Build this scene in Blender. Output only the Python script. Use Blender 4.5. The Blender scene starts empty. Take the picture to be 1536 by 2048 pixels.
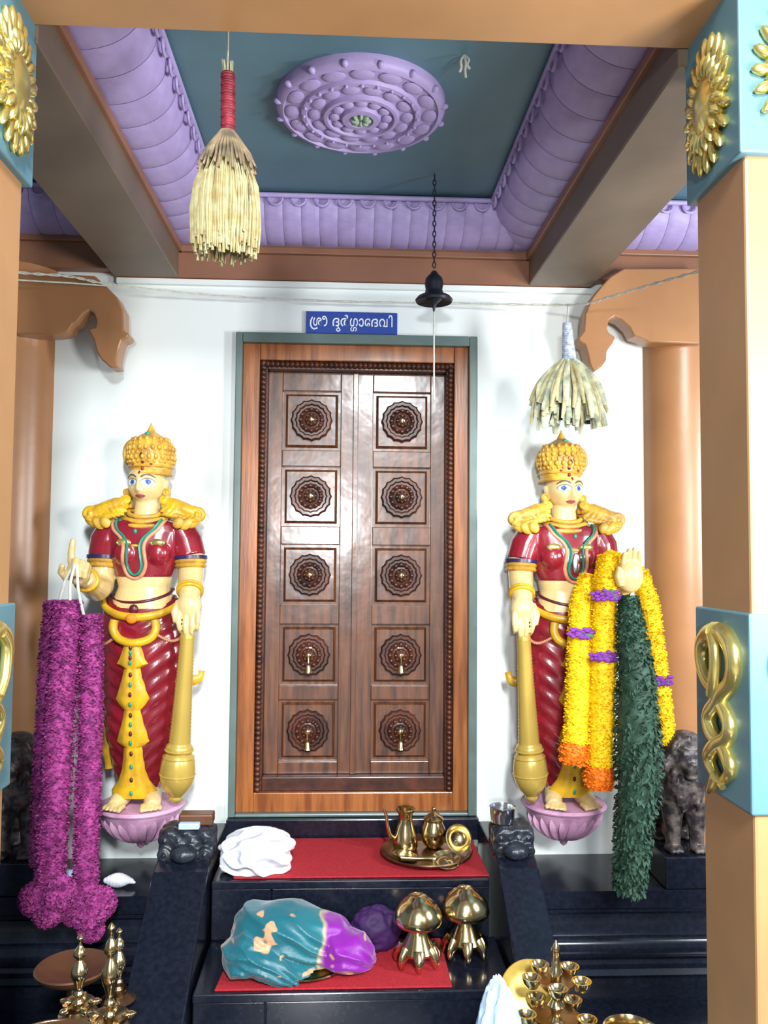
import bpy, bmesh, math, random
from math import sin, cos, pi, radians
from mathutils import Vector, Matrix, noise
from mathutils.bvhtree import BVHTree

C = bpy.context.scene.collection
SC = bpy.context.scene
random.seed(7)

# ------------------------------------------------------------------ camera
cam_d = bpy.data.cameras.new('camera')
cam_d.sensor_fit = 'VERTICAL'
cam_d.sensor_height = 36.0
cam_d.lens = 1650.0 / 2048.0 * 36.0
cam_d.clip_start = 0.05
cam = bpy.data.objects.new('camera', cam_d)
C.objects.link(cam)
cam.matrix_world = Matrix(((0.99885674, -0.01029562, -0.04668206, 0.0),
                           (-0.04715613, -0.05199265, -0.99753349, -3.3),
                           (0.0078431, 0.99859439, -0.05241872, 1.5),
                           (0, 0, 0, 1)))
SC.camera = cam

# ------------------------------------------------------------------ world, lamps, exposure
world = bpy.data.worlds.new('hall_ambience')
SC.world = world
world.use_nodes = True
bg = world.node_tree.nodes['Background']
bg.inputs[0].default_value = (0.60, 0.78, 1.0, 1)
bg.inputs[1].default_value = 0.22


def area(name, loc, target, sx, sy, power, col):
    d = bpy.data.lights.new(name, 'AREA')
    d.shape = 'RECTANGLE'
    d.size, d.size_y = sx, sy
    d.energy = power
    d.color = col
    o = bpy.data.objects.new(name, d)
    C.objects.link(o)
    o.location = loc
    o.rotation_euler = (Vector(target) - Vector(loc)).to_track_quat('-Z', 'Y').to_euler()
    return o


area('hall_tube_light', (0.42, -5.4, 3.75), (0.1, 0.0, 1.2), 0.45, 1.0, 400, (0.93, 0.98, 1.0))
area('low_hall_light', (-0.25, -5.4, 1.86), (0.0, 0.0, 1.7), 0.30, 0.20, 95, (0.95, 0.98, 1.0))
area('aisle_tube_light', (2.3, -1.78, 1.8), (0.2, 0.0, 1.75), 0.25, 0.8, 62, (0.92, 0.96, 1.0))
area('hall_side_light', (1.35, -2.75, 1.7), (0.2, -1.6, 1.8), 0.4, 0.5, 50, (1.0, 0.97, 0.94))

SC.view_settings.view_transform = 'Standard'
SC.view_settings.look = 'None'
SC.view_settings.gamma = 1.0
SC.view_settings.use_curve_mapping = False
SC.view_settings.exposure = 0.0

# ------------------------------------------------------------------ materials


def lin(r, g, b):
    def f(c):
        c /= 255.0
        return c / 12.92 if c <= 0.04045 else ((c + 0.055) / 1.055) ** 2.4
    return (f(r), f(g), f(b), 1.0)


def mat(name, col, rough=0.5, metal=0.0, var=0.0, vscale=8.0, col2=None, bump=0.0, bscale=40.0,
        coat=0.0, coat_r=0.12, stretch=None, detail=4.0, ramp=(0.35, 0.65)):
    """Procedural principled material: two-colour noise, optional bump."""
    m = bpy.data.materials.new(name)
    m.use_nodes = True
    nt = m.node_tree
    N, L = nt.nodes, nt.links
    b = N['Principled BSDF']
    b.inputs['Roughness'].default_value = rough
    b.inputs['Metallic'].default_value = metal
    if coat:
        b.inputs['Coat Weight'].default_value = coat
        b.inputs['Coat Roughness'].default_value = coat_r
    tc = N.new('ShaderNodeTexCoord')
    src = tc.outputs['Object']
    if stretch:
        mp = N.new('ShaderNodeMapping')
        mp.inputs['Scale'].default_value = stretch
        L.new(src, mp.inputs['Vector'])
        src = mp.outputs['Vector']
    nz = N.new('ShaderNodeTexNoise')
    nz.inputs['Scale'].default_value = vscale
    nz.inputs['Detail'].default_value = detail
    L.new(src, nz.inputs['Vector'])
    cr = N.new('ShaderNodeValToRGB')
    if col2 is None:
        k = 1.0 - max(var, 0.04)
        col2 = (col[0] * k, col[1] * k, col[2] * k, 1)
    cr.color_ramp.elements[0].position = ramp[0]
    cr.color_ramp.elements[1].position = ramp[1]
    cr.color_ramp.elements[0].color = col2
    cr.color_ramp.elements[1].color = col
    L.new(nz.outputs['Fac'], cr.inputs['Fac'])
    L.new(cr.outputs['Color'], b.inputs['Base Color'])
    if bump:
        n2 = N.new('ShaderNodeTexNoise')
        n2.inputs['Scale'].default_value = bscale
        n2.inputs['Detail'].default_value = 3.0
        L.new(tc.outputs['Object'] if coat_r > 0.2 else src, n2.inputs['Vector'])
        bp = N.new('ShaderNodeBump')
        bp.inputs['Strength'].default_value = bump
        bp.inputs['Distance'].default_value = 0.01
        L.new(n2.outputs['Fac'], bp.inputs['Height'])
        L.new(bp.outputs['Normal'], b.inputs['Normal'])
        if coat_r > 0.2:
            L.new(bp.outputs['Normal'], b.inputs['Coat Normal'])
    return m


M = dict(
    white=mat('white_plaster', (0.80, 0.86, 0.84, 1), 0.6, var=0.05, vscale=3, bump=0.05, bscale=30),
    brown=mat('ochre_paint', lin(186, 140, 94), 0.42, var=0.14, vscale=4, bump=0.04, bscale=25),
    column=mat('column_paint', lin(164, 116, 76), 0.32, var=0.14, vscale=4, bump=0.04, bscale=25),
    beam=mat('brown_beam_paint', lin(140, 96, 72), 0.45, var=0.16, vscale=5, bump=0.04),
    beam_s=mat('grey_brown_beam_paint', lin(112, 96, 80), 0.5, var=0.2, vscale=4, bump=0.04),  # greyer, darker brown used on the two side beams only
    panel=mat('blue_grey_paint', lin(94, 138, 152), 0.45, var=0.1, vscale=6),
    purple=mat('mauve_paint', lin(172, 156, 206), 0.5, var=0.12, vscale=14, bump=0.10, bscale=70, stretch=(1, 1, 3)),
    teal=mat('teal_ceiling_paint', lin(88, 124, 138), 0.5, var=0.12, vscale=5),
    granite=mat('black_granite', (0.010, 0.013, 0.024, 1), 0.16, var=0.4, vscale=60),
    granite_r=mat('rough_black_granite', (0.022, 0.028, 0.040, 1), 0.35, var=0.5, vscale=30, bump=0.3, bscale=60),
    carpet=mat('red_carpet', lin(176, 26, 40), 0.9, var=0.25, vscale=120, bump=0.3, bscale=220),
    wood=mat('polished_teak', lin(112, 64, 34), 0.5, col2=lin(64, 34, 18), vscale=5, stretch=(9, 9, 0.8), bump=0.22, bscale=8.0, coat=1.0, coat_r=0.205),
    wood_f=mat('teak_frame', lin(164, 100, 52), 0.3, col2=lin(122, 68, 34), vscale=5, stretch=(9, 9, 0.8), bump=0.06, bscale=9, coat=0.4),
    wood_d=mat('dark_carved_teak', lin(86, 44, 28), 0.42, col2=lin(52, 26, 18), vscale=14, bump=0.1, coat=0.12),
    stone_f=mat('grey_green_stone', lin(98, 118, 114), 0.3, var=0.2, vscale=10),
    brass=mat('brass', (0.80, 0.66, 0.36, 1), 0.17, 1.0, col2=(0.62, 0.47, 0.22, 1), vscale=12, bump=0.03),
    brass_d=mat('tarnished_brass', (0.40, 0.27, 0.15, 1), 0.3, 1.0, col2=(0.22, 0.12, 0.07, 1), vscale=10, bump=0.05),
    copper=mat('dull_copper', lin(122, 84, 62), 0.45, 0.6, var=0.2, vscale=8),
    steel=mat('steel', (0.6, 0.64, 0.7, 1), 0.2, 1.0, vscale=8),
    giltr=mat('gilded_relief', (0.86, 0.72, 0.26, 1), 0.24, 0.85, col2=(0.66, 0.52, 0.16, 1), vscale=10),
    skin=mat('cream_enamel', lin(214, 186, 128), 0.26, var=0.08, vscale=4, coat=0.3),
    gold=mat('gold_enamel', lin(216, 170, 60), 0.4, col2=lin(166, 122, 46), vscale=22, bump=0.25, bscale=45),
    yellow=mat('yellow_enamel', lin(216, 172, 30), 0.35, col2=lin(184, 140, 36), vscale=18, bump=0.12, bscale=45),
    mace=mat('gold_paint', lin(206, 176, 86), 0.28, 0.35, var=0.1, vscale=8),
    red=mat('maroon_enamel', lin(136, 26, 40), 0.24, col2=lin(104, 18, 32), vscale=6, coat=0.5),
    navy=mat('navy_enamel', lin(40, 36, 84), 0.3),
    tealtrim=mat('teal_enamel', lin(22, 140, 116), 0.3),
    pinktrim=mat('rose_enamel', lin(206, 140, 104), 0.45, var=0.2, vscale=60),
    maroon=mat('dark_maroon_enamel', lin(84, 22, 36), 0.35),
    eyew=mat('eye_white', (0.85, 0.88, 0.9, 1), 0.25),
    iris=mat('blue_iris', lin(70, 110, 190), 0.2, var=0.2),
    black=mat('black_paint', lin(30, 26, 30), 0.4),
    brow=mat('grey_brow', lin(96, 78, 70), 0.5),
    lips=mat('lip_enamel', lin(172, 92, 96), 0.35),
    tilak=mat('red_mark', lin(150, 40, 30), 0.4),
    pinkbase=mat('pink_lotus_paint', lin(206, 158, 190), 0.55, col2=lin(150, 104, 140), vscale=9, ramp=(0.25, 0.5)),
    pinkfl=mat('magenta_petals', lin(176, 66, 144), 0.75, col2=lin(118, 34, 98), vscale=38),
    yelfl=mat('yellow_petals', lin(250, 214, 14), 0.7, col2=lin(240, 198, 8), vscale=38),
    orafl=mat('orange_petals', lin(245, 140, 16), 0.7, col2=lin(226, 110, 8), vscale=38),
    purfl=mat('violet_petals', lin(120, 40, 150), 0.7, var=0.3, vscale=40),
    tulsi=mat('tulsi_leaves', lin(62, 98, 80), 0.65, col2=lin(30, 62, 44), vscale=30),
    leaf=mat('leaf_green', lin(50, 110, 60), 0.6, var=0.2),
    straw=mat('straw', lin(172, 166, 128), 0.75, col2=lin(150, 134, 88), vscale=40),
    straw_d=mat('dark_straw', lin(140, 120, 90), 0.8, col2=lin(84, 74, 58), vscale=30),
    strawg=mat('pale_grass', lin(196, 196, 160), 0.75, col2=lin(120, 126, 110), vscale=26),
    redw=mat('red_binding', lin(150, 42, 56), 0.55, col2=lin(96, 24, 40), vscale=60),
    silverw=mat('silver_binding', lin(206, 214, 226), 0.35, col2=lin(130, 146, 170), vscale=60),
    rope=mat('pale_rope', lin(206, 208, 196), 0.8, var=0.2, vscale=60),
    dark=mat('dark_iron', lin(34, 40, 48), 0.4, 0.3, var=0.2),
    cloth=mat('white_cloth', lin(226, 228, 240), 0.8, var=0.08, vscale=10),
    bluecl=mat('pale_blue_cloth', lin(176, 204, 232), 0.8, var=0.08, vscale=10),
    purcl=mat('dark_violet_cloth', lin(58, 22, 84), 0.7, var=0.3, vscale=14),
    blue=mat('blue_sign_enamel', lin(28, 66, 156), 0.4, var=0.06),
    lett=mat('white_lettering', (0.80, 0.85, 0.90, 1), 0.5),
    lion=mat('blackened_stone', lin(104, 94, 88), 0.4, col2=lin(44, 38, 42), vscale=30, bump=0.4, bscale=60, ramp=(0.42, 0.68)),
    lionw=mat('worn_stone', lin(150, 140, 120), 0.5, col2=lin(60, 54, 56), vscale=40),
    marble=mat('hall_floor_tile', lin(170, 165, 160), 0.4, var=0.1),
    pistach=mat('pale_green_paint', lin(150, 176, 150), 0.5, var=0.2),
)

# silk: teal body, violet border towards +x, gold motifs woven in
ms = bpy.data.materials.new('teal_violet_silk')
ms.use_nodes = True
_n, _l = ms.node_tree.nodes, ms.node_tree.links
_b = _n['Principled BSDF']
_b.inputs['Roughness'].default_value = 0.42
_b.inputs['Sheen Weight'].default_value = 0.3
_tc = _n.new('ShaderNodeTexCoord')
_sx = _n.new('ShaderNodeSeparateXYZ')
_l.new(_tc.outputs['Object'], _sx.inputs[0])
_nz = _n.new('ShaderNodeTexNoise')
_nz.inputs['Scale'].default_value = 9.0
_l.new(_tc.outputs['Object'], _nz.inputs['Vector'])
_ad = _n.new('ShaderNodeMath')
_ad.operation = 'MULTIPLY_ADD'
_ad.inputs[1].default_value = 0.10
_l.new(_nz.outputs['Fac'], _ad.inputs[0])
_l.new(_sx.outputs['X'], _ad.inputs[2])
_r1 = _n.new('ShaderNodeValToRGB')
_e = _r1.color_ramp.elements
_e[0].position = 0.0
_e[0].color = lin(6, 92, 106)
_e[1].position = 0.118
_e[1].color = lin(10, 104, 116)
_q = _e.new(0.126)
_q.color = lin(176, 160, 120)
_q = _e.new(0.142)
_q.color = lin(126, 14, 148)
_l.new(_ad.outputs[0], _r1.inputs['Fac'])
_mp = _n.new('ShaderNodeMapping')
_mp.inputs['Scale'].default_value = (1.0, 0.45, 1.7)
_l.new(_tc.outputs['Object'], _mp.inputs['Vector'])
_n2 = _n.new('ShaderNodeTexNoise')
_n2.inputs['Scale'].default_value = 17.0
_n2.inputs['Detail'].default_value = 1.0
_l.new(_mp.outputs['Vector'], _n2.inputs['Vector'])
_r2 = _n.new('ShaderNodeValToRGB')
_r2.color_ramp.elements[0].position = 0.63
_r2.color_ramp.elements[1].position = 0.66
_l.new(_n2.outputs['Fac'], _r2.inputs['Fac'])
_mx = _n.new('ShaderNodeMix')
_mx.data_type = 'RGBA'
_l.new(_r2.outputs['Color'], _mx.inputs['Factor'])
_l.new(_r1.outputs['Color'], _mx.inputs['A'])
_mx.inputs['B'].default_value = lin(196, 150, 112)
_l.new(_mx.outputs['Result'], _b.inputs['Base Color'])
_wv = _n.new('ShaderNodeTexNoise')
_wv.inputs['Scale'].default_value = 90.0
_l.new(_tc.outputs['Object'], _wv.inputs['Vector'])
_bp = _n.new('ShaderNodeBump')
_bp.inputs['Strength'].default_value = 0.2
_bp.inputs['Distance'].default_value = 0.004
_l.new(_wv.outputs['Fac'], _bp.inputs['Height'])
_l.new(_bp.outputs['Normal'], _b.inputs['Normal'])
M['silk'] = ms

# ------------------------------------------------------------------ mesh helpers


class MB:
    """Collects shapes; build() links them as ONE mesh object."""

    def __init__(s):
        s.v = []
        s.f = []

    def add(s, v, f, mtx=None):
        o = len(s.v)
        if mtx is not None:
            v = [mtx @ Vector(p) for p in v]
        s.v += [tuple(p) for p in v]
        s.f += [tuple(i + o for i in q) for q in f]
        return s

    def box(s, x0, x1, y0, y1, z0, z1, mtx=None):
        v = [(x, y, z) for x in (x0, x1) for y in (y0, y1) for z in (z0, z1)]
        return s.add(v, [(0, 1, 3, 2), (4, 6, 7, 5), (0, 4, 5, 1), (2, 3, 7, 6), (0, 2, 6, 4), (1, 5, 7, 3)], mtx)

    def prism(s, poly, a, b, axis='y', mtx=None):
        """poly: 2D outline; extruded from a to b along axis (y: poly is x,z; x: poly is y,z; z: poly is x,y)."""
        def P(p, t):
            return {'y': (p[0], t, p[1]), 'x': (t, p[0], p[1]), 'z': (p[0], p[1], t)}[axis]
        n = len(poly)
        v = [P(p, a) for p in poly] + [P(p, b) for p in poly]
        f = [tuple(range(n)), tuple(range(2 * n - 1, n - 1, -1))]
        f += [(i, i + n, (i + 1) % n + n, (i + 1) % n) for i in range(n)]
        return s.add(v, f, mtx)

    def ell(s, c, r, nu=16, nv=10, mtx=None):
        v = [(0, 0, 1)]
        for j in range(1, nv):
            a = pi * j / nv
            for i in range(nu):
                t = 2 * pi * i / nu
                v.append((sin(a) * cos(t), sin(a) * sin(t), cos(a)))
        v.append((0, 0, -1))
        f = [(0, 1 + i, 1 + (i + 1) % nu) for i in range(nu)]
        for j in range(nv - 2):
            for i in range(nu):
                k = 1 + j * nu
                f.append((k + i, k + nu + i, k + nu + (i + 1) % nu, k + (i + 1) % nu))
        k = 1 + (nv - 2) * nu
        f += [(k + i, len(v) - 1, k + (i + 1) % nu) for i in range(nu)]
        T = Matrix.Translation(Vector(c)) @ (mtx if mtx is not None else Matrix.Identity(4)) @ Matrix.Diagonal((r[0], r[1], r[2], 1))
        return s.add(v, f, T)

    def tube(s, pts, rads, n=10, flat=1.0, closed=False):
        pts = [Vector(p) for p in pts]
        if not hasattr(rads, '__len__'):
            rads = [rads] * len(pts)
        m = len(pts)
        T = []
        for i in range(m):
            if closed:
                d = pts[(i + 1) % m] - pts[i - 1]
            else:
                d = pts[min(i + 1, m - 1)] - pts[max(i - 1, 0)]
            T.append(d.normalized() if d.length > 1e-9 else Vector((0, 0, 1)))
        up = Vector((0, 1, 0)) if abs(T[0].y) < 0.85 else Vector((1, 0, 0))
        v, f = [], []
        for i in range(m):
            a = up - T[i] * up.dot(T[i])
            a.normalize()
            up = a
            b = T[i].cross(a)
            for k in range(n):
                t = 2 * pi * k / n
                v.append(pts[i] + (a * (cos(t) * flat) + b * sin(t)) * rads[i])
        for i in range(m if closed else m - 1):
            j = (i + 1) % m
            for k in range(n):
                f.append((i * n + k, i * n + (k + 1) % n, j * n + (k + 1) % n, j * n + k))
        if not closed:
            f.append(tuple(range(n - 1, -1, -1)))
            f.append(tuple((m - 1) * n + k for k in range(n)))
        return s.add(v, f)

    def lathe(s, prof, n=24, mtx=None, fn=None):
        """prof: (radius, z) from bottom to top or any order; closed at both ends."""
        v, f = [], []
        m = len(prof)
        for r, z in prof:
            for k in range(n):
                t = 2 * pi * k / n
                rr = r * (fn(t, z) if fn else 1.0)
                v.append((rr * cos(t), rr * sin(t), z))
        for i in range(m - 1):
            for k in range(n):
                f.append((i * n + k, i * n + (k + 1) % n, (i + 1) * n + (k + 1) % n, (i + 1) * n + k))
        f.append(tuple(range(n - 1, -1, -1)))
        f.append(tuple((m - 1) * n + k for k in range(n)))
        return s.add(v, f, mtx)

    def loft(s, rings):
        """rings: list of equal-length point lists; capped."""
        n = len(rings[0])
        v = [p for r in rings for p in r]
        f = []
        for i in range(len(rings) - 1):
            for k in range(n):
                f.append((i * n + k, i * n + (k + 1) % n, (i + 1) * n + (k + 1) % n, (i + 1) * n + k))
        f.append(tuple(range(n - 1, -1, -1)))
        f.append(tuple((len(rings) - 1) * n + k for k in range(n)))
        return s.add(v, f)

    def torus(s, c, R, r, n=28, k=10, mtx=None, arc=2 * pi):
        T = Matrix.Translation(Vector(c)) @ (mtx if mtx is not None else Matrix.Identity(4))
        full = abs(arc - 2 * pi) < 1e-6
        pts = [T @ Vector((R * cos(arc * i / n), R * sin(arc * i / n), 0)) for i in range(n if full else n + 1)]
        return s.tube(pts, r, k, closed=full)

    def build(s, name, m, parent=None, smooth=True, world=True, scale=None, mirror=1, angle=None):
        me = bpy.data.meshes.new(name)
        v, f = s.v, s.f
        if scale is not None:
            v = [(p[0] * scale * mirror, p[1] * scale, p[2] * scale) for p in v]
            world = False
        if parent is not None and world:
            o = root_loc(parent)
            v = [(p[0] - o[0], p[1] - o[1], p[2] - o[2]) for p in v]
        me.from_pydata(v, [], f)
        me.update()
        b = bmesh.new()
        b.from_mesh(me)
        bmesh.ops.recalc_face_normals(b, faces=b.faces)
        b.to_mesh(me)
        b.free()
        return link(name, me, m, parent, smooth, angle)


def root_loc(o):
    while o.parent is not None:
        o = o.parent
    return o.location


def link(name, me, m, parent=None, smooth=True, angle=None):
    if smooth:
        me.polygons.foreach_set('use_smooth', [True] * len(me.polygons))
        try:
            me.set_sharp_from_angle(angle=angle if angle else radians(48))
        except Exception:
            pass
    me.materials.clear()
    me.materials.append(m)
    o = bpy.data.objects.new(name, me)
    C.objects.link(o)
    if parent is not None:
        o.parent = parent
    return o


def bev(o, w=0.004, seg=2):
    b = o.modifiers.new('edge_bevel', 'BEVEL')
    b.width = w
    b.segments = seg
    b.limit_method = 'ANGLE'
    return o


def voxel(mb, size, name, m, parent, smooth_it=6, scale=None, mirror=1, world=True):
    """Union of closed shapes as one continuous skin."""
    o = mb.build(name + '_raw', m, None, True, False, scale, mirror)
    o.name = 'raw'
    if scale is None and world and parent is not None:
        off = Vector(root_loc(parent))
        o.data.transform(Matrix.Translation(-off))
    r = o.modifiers.new('r', 'REMESH')
    r.mode = 'VOXEL'
    r.voxel_size = size
    if smooth_it:
        k = o.modifiers.new('s', 'SMOOTH')
        k.factor = 0.5
        k.iterations = smooth_it
    dg = bpy.context.evaluated_depsgraph_get()
    dg.update()
    me = bpy.data.meshes.new_from_object(o.evaluated_get(dg))
    bpy.data.objects.remove(o)
    me.name = name
    return link(name, me, m, parent, True, radians(85))


def bvh_of(o):
    me = o.data
    return BVHTree.FromPolygons([v.co.copy() for v in me.vertices], [tuple(p.vertices) for p in me.polygons])


def thing(name, label, cat, loc=(0, 0, 0), rotz=0.0, group=None):
    o = bpy.data.objects.new(name, None)
    o.empty_display_size = 0.05
    C.objects.link(o)
    o.location = loc
    o.rotation_euler = (0, 0, rotz)
    return tag(o, label, cat, group)


def tag(o, label, cat, group=None):
    o['label'] = label
    o['category'] = cat
    if group:
        o['group'] = group
    return o


def struct(o):
    o['kind'] = 'structure'
    return o


def stuff(o):
    o['kind'] = 'stuff'
    return o


def copy_part(o, parent, loc=None):
    c = o.copy()
    C.objects.link(c)
    c.parent = parent
    if loc is not None:
        c.location = loc
    return c


def catmull(pts, k=8):
    P = [Vector(p) for p in pts]
    out = []
    for i in range(len(P) - 1):
        p0, p1, p2, p3 = P[max(i - 1, 0)], P[i], P[i + 1], P[min(i + 2, len(P) - 1)]
        for j in range(k):
            t = j / k
            out.append(0.5 * ((2 * p1) + (p2 - p0) * t + (2 * p0 - 5 * p1 + 4 * p2 - p3) * t * t + (3 * p1 - p0 - 3 * p2 + p3) * t ** 3))
    out.append(P[-1])
    return out


def lerpn(keys, t):
    """piecewise-linear table [(t, a, b, ...)]"""
    for i in range(len(keys) - 1):
        if t <= keys[i + 1][0] or i == len(keys) - 2:
            a, b = keys[i], keys[i + 1]
            q = (t - a[0]) / (b[0] - a[0])
            q = min(max(q, 0), 1)
            return [a[j] + (b[j] - a[j]) * q for j in range(1, len(a))]


RX90 = Matrix.Rotation(pi / 2, 4, 'X')      # local z axis -> world -y (faces the viewer)

# ================================================================== LARGE STRUCTURE
BZ = 2.60          # underside of the beams
DX0, DX1, DZ0, DZ1 = -0.442, 0.526, 0.484, 2.385

# wall of the sanctum, with the doorway cut out
w = MB()
w.box(-2.6, DX0, 0.0, 0.25, 0.0, 3.05)
w.box(DX1, 2.6, 0.0, 0.25, 0.0, 3.05)
w.box(DX0, DX1, 0.0, 0.25, DZ1, 3.05)
w.box(DX0, DX1, 0.0, 0.25, 0.0, DZ0)
wall = struct(w.build('wall_back', M['white'], smooth=False))
led = MB()
led.box(-0.92, 1.0, -0.022, 0.004, 2.575, 2.597)
struct(led.build('trim_1', M['white'], smooth=False))

fl = MB()
fl.box(-3.2, 3.2, -3.0, 0.2, -0.12, 0.0)
struct(fl.build('floor', M['granite'], smooth=False))
fl = MB()
fl.box(-4.5, 4.5, -8.5, -3.0, -0.12, 0.0)
struct(fl.build('floor_hall', M['marble'], smooth=False))

# ceiling slabs
ce = MB()
ce.box(-3.2, 3.2, -2.1, 0.3, 2.885, 3.0)
struct(ce.build('ceiling', M['teal'], smooth=False))

# raised plinth either side of the steps (thing: one masonry block each side)
def plinth(x0, x1, label):
    t = thing('stone_plinth', label, 'plinth', ((x0 + x1) / 2, -0.2, 0))
    prof = [(0.0, 0.0), (-0.385, 0.0), (-0.385, 0.035), (-0.40, 0.05), (-0.385, 0.065), (-0.36, 0.07), (-0.355, 0.085)]
    for i in range(9):       # half-round moulding
        a = -pi / 2 + pi * i / 8
        prof.append((-0.352 - 0.028 * cos(a), 0.125 + 0.04 * sin(a)))
    prof += [(-0.345, 0.18), (-0.34, 0.235), (-0.352, 0.245), (-0.352, 0.256), (-0.36, 0.262), (-0.36, 0.322), (0.0, 0.322)]
    bev(MB().prism(prof, x0, x1, 'x').build('moulded_base', M['granite'], t, angle=radians(30)), 0.003, 1)
    return t


plinth(-2.0, -0.626, 'black granite plinth with moulded edge left of the steps')
plinth(0.668, 2.0, 'black granite plinth with moulded edge right of the steps')

# ------------------------------------------------------------------ front pillars
def gilded_flower(parent, mtx, r):
    """sunflower boss: ring of thick petals round a domed heart"""
    f = MB()
    f.lathe([(r * 0.60, 0), (r * 0.60, 0.008), (r * 0.52, 0.016), (r * 0.46, 0.012), (r * 0.40, 0.02), (r * 0.2, 0.03), (r * 0.05, 0.034)], 36, mtx)
    root = f.build('flower_heart', M['giltr'], parent)
    n = 20
    for ring, (rr, ln, wd, h) in enumerate(((r * 0.76, r * 0.26, r * 0.085, 0.012), (r * 0.55, r * 0.2, r * 0.075, 0.018))):
        for k in range(n):
            a = 2 * pi * (k + 0.5 * ring) / n
            p = MB()
            T = mtx @ Matrix.Rotation(a, 4, 'Z') @ Matrix.Translation((rr, 0, h * 0.5)) @ Matrix.Rotation(-0.12, 4, 'Y')
            p.ell((0, 0, 0), (ln, wd, h), 10, 6)
            q = MB()
            q.add(p.v, p.f, T)
            q.build('petal', M['giltr'], root)
    return root


def twisted_rope(parent, mtx):
    """two gilded strands twisted into a hooded loop on top and a tail below; local x across, y up, z proud"""
    zz = [0.158, 0.15, 0.125, 0.09, 0.055, 0.028, 0.0, -0.022, -0.045, -0.07, -0.09, -0.112, -0.135, -0.158, -0.178]
    xx = [0.004, 0.030, 0.052, 0.056, 0.042, 0.018, -0.006, -0.028, -0.036, -0.022, 0.004, 0.028, 0.036, 0.016, -0.014]
    for sgn, nm in ((1, 'twisted_strand'), (-1, 'twisted_strand')):
        pts = []
        for i, (a, b) in enumerate(zip(xx, zz)):
            lift = 0.008 + (0.007 if ((i // 5) % 2 == 0) == (sgn > 0) else 0.0)
            pts.append(mtx @ Vector((a * sgn, b, lift)))
        pp = catmull(pts, 5)
        n = len(pp)
        rr = [0.018 * (0.9 + 0.35 * max(0, 1 - i / (n * 0.35))) * (1 if i < n * 0.8 else 1 - 0.6 * (i - n * 0.8) / (n * 0.2)) for i in range(n)]
        q = MB().tube(pp, rr, 10)
        q.build(nm, M['giltr'], parent)
    # inner strand of the hood and the tail
    pts = [mtx @ Vector(p) for p in ((0.0, 0.15, 0.03), (-0.018, 0.125, 0.034), (-0.02, 0.09, 0.034), (-0.012, 0.05, 0.034), (0.002, 0.02, 0.03))]
    MB().tube(catmull(pts, 5), [0.012] * 21, 8).build('hood_strand', M['giltr'], parent)
    pts = [mtx @ Vector(p) for p in ((0.0, -0.16, 0.02), (0.018, -0.185, 0.02), (0.04, -0.206, 0.016))]
    MB().tube(catmull(pts, 5), [0.015 - 0.0009 * i for i in range(11)], 8).build('tail', M['giltr'], parent)


def front_pillar(x_in, sgn, label):
    """square pillar; x_in = inner face; sgn = outward direction"""
    yb, yf, wd = -1.54, -1.76, 0.22
    t = thing('square_pillar', label, 'pillar', (x_in + sgn * wd / 2, (yb + yf) / 2, 0), group='front pillars')
    xs = sorted((x_in, x_in + sgn * wd))
    bev(MB().box(xs[0], xs[1], yf, yb, 0, 2.9).build('shaft', M['brown'], t, False), 0.006, 2)
    for nm, z0, z1, e in (('upper_block', 2.285, 2.72, 0.016), ('lower_block', 1.02, 1.395, 0.010)):
        bev(MB().box(xs[0] - e, xs[1] + e, yf - e, yb + e, z0, z1).build(nm, M['panel'], t, False), 0.004, 2)
        zc = (z0 + z1) / 2
        faces = [Matrix.Translation((x_in - sgn * e, (yb + yf) / 2, zc)) @ Matrix(((0, 0, -sgn, 0), (-sgn * -1, 0, 0, 0), (0, 1, 0, 0), (0, 0, 0, 1))),
                 Matrix.Translation((x_in + sgn * wd / 2, yf - e, zc)) @ RX90]
        for Fm in faces:
            if nm == 'upper_block':
                gilded_flower(t, Matrix.Translation((0, 0, 2.447 - zc)) @ Fm @ Matrix.Diagonal((1, 1.36, 1, 1)), 0.106)
            else:
                twisted_rope(t, Matrix.Translation((0, -0.012 if Fm is faces[0] else 0, 0)) @ Fm @ Matrix.Diagonal((1.12, 0.9, 0.8, 1)))
    return t


front_pillar(-0.697, -1, 'ochre square pillar at left edge with gilded flower above and rope below')
front_pillar(0.772, 1, 'ochre square pillar at right edge, dark inner face beside bright front')

# ------------------------------------------------------------------ beams
def beam(name, label, x0, x1, y0, y1, z0, z1, ledges=(), paint=False):
    t = thing(name, label, 'beam', ((x0 + x1) / 2, (y0 + y1) / 2, z0))
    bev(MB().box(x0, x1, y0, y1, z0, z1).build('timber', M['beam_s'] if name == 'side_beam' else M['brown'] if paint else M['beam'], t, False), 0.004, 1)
    for i, (a, b, c, d, e, f) in enumerate(ledges):
        bev(MB().box(a, b, c, d, e, f).build('ledge', M['beam'], t, False), 0.004, 2)
    return t


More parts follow.
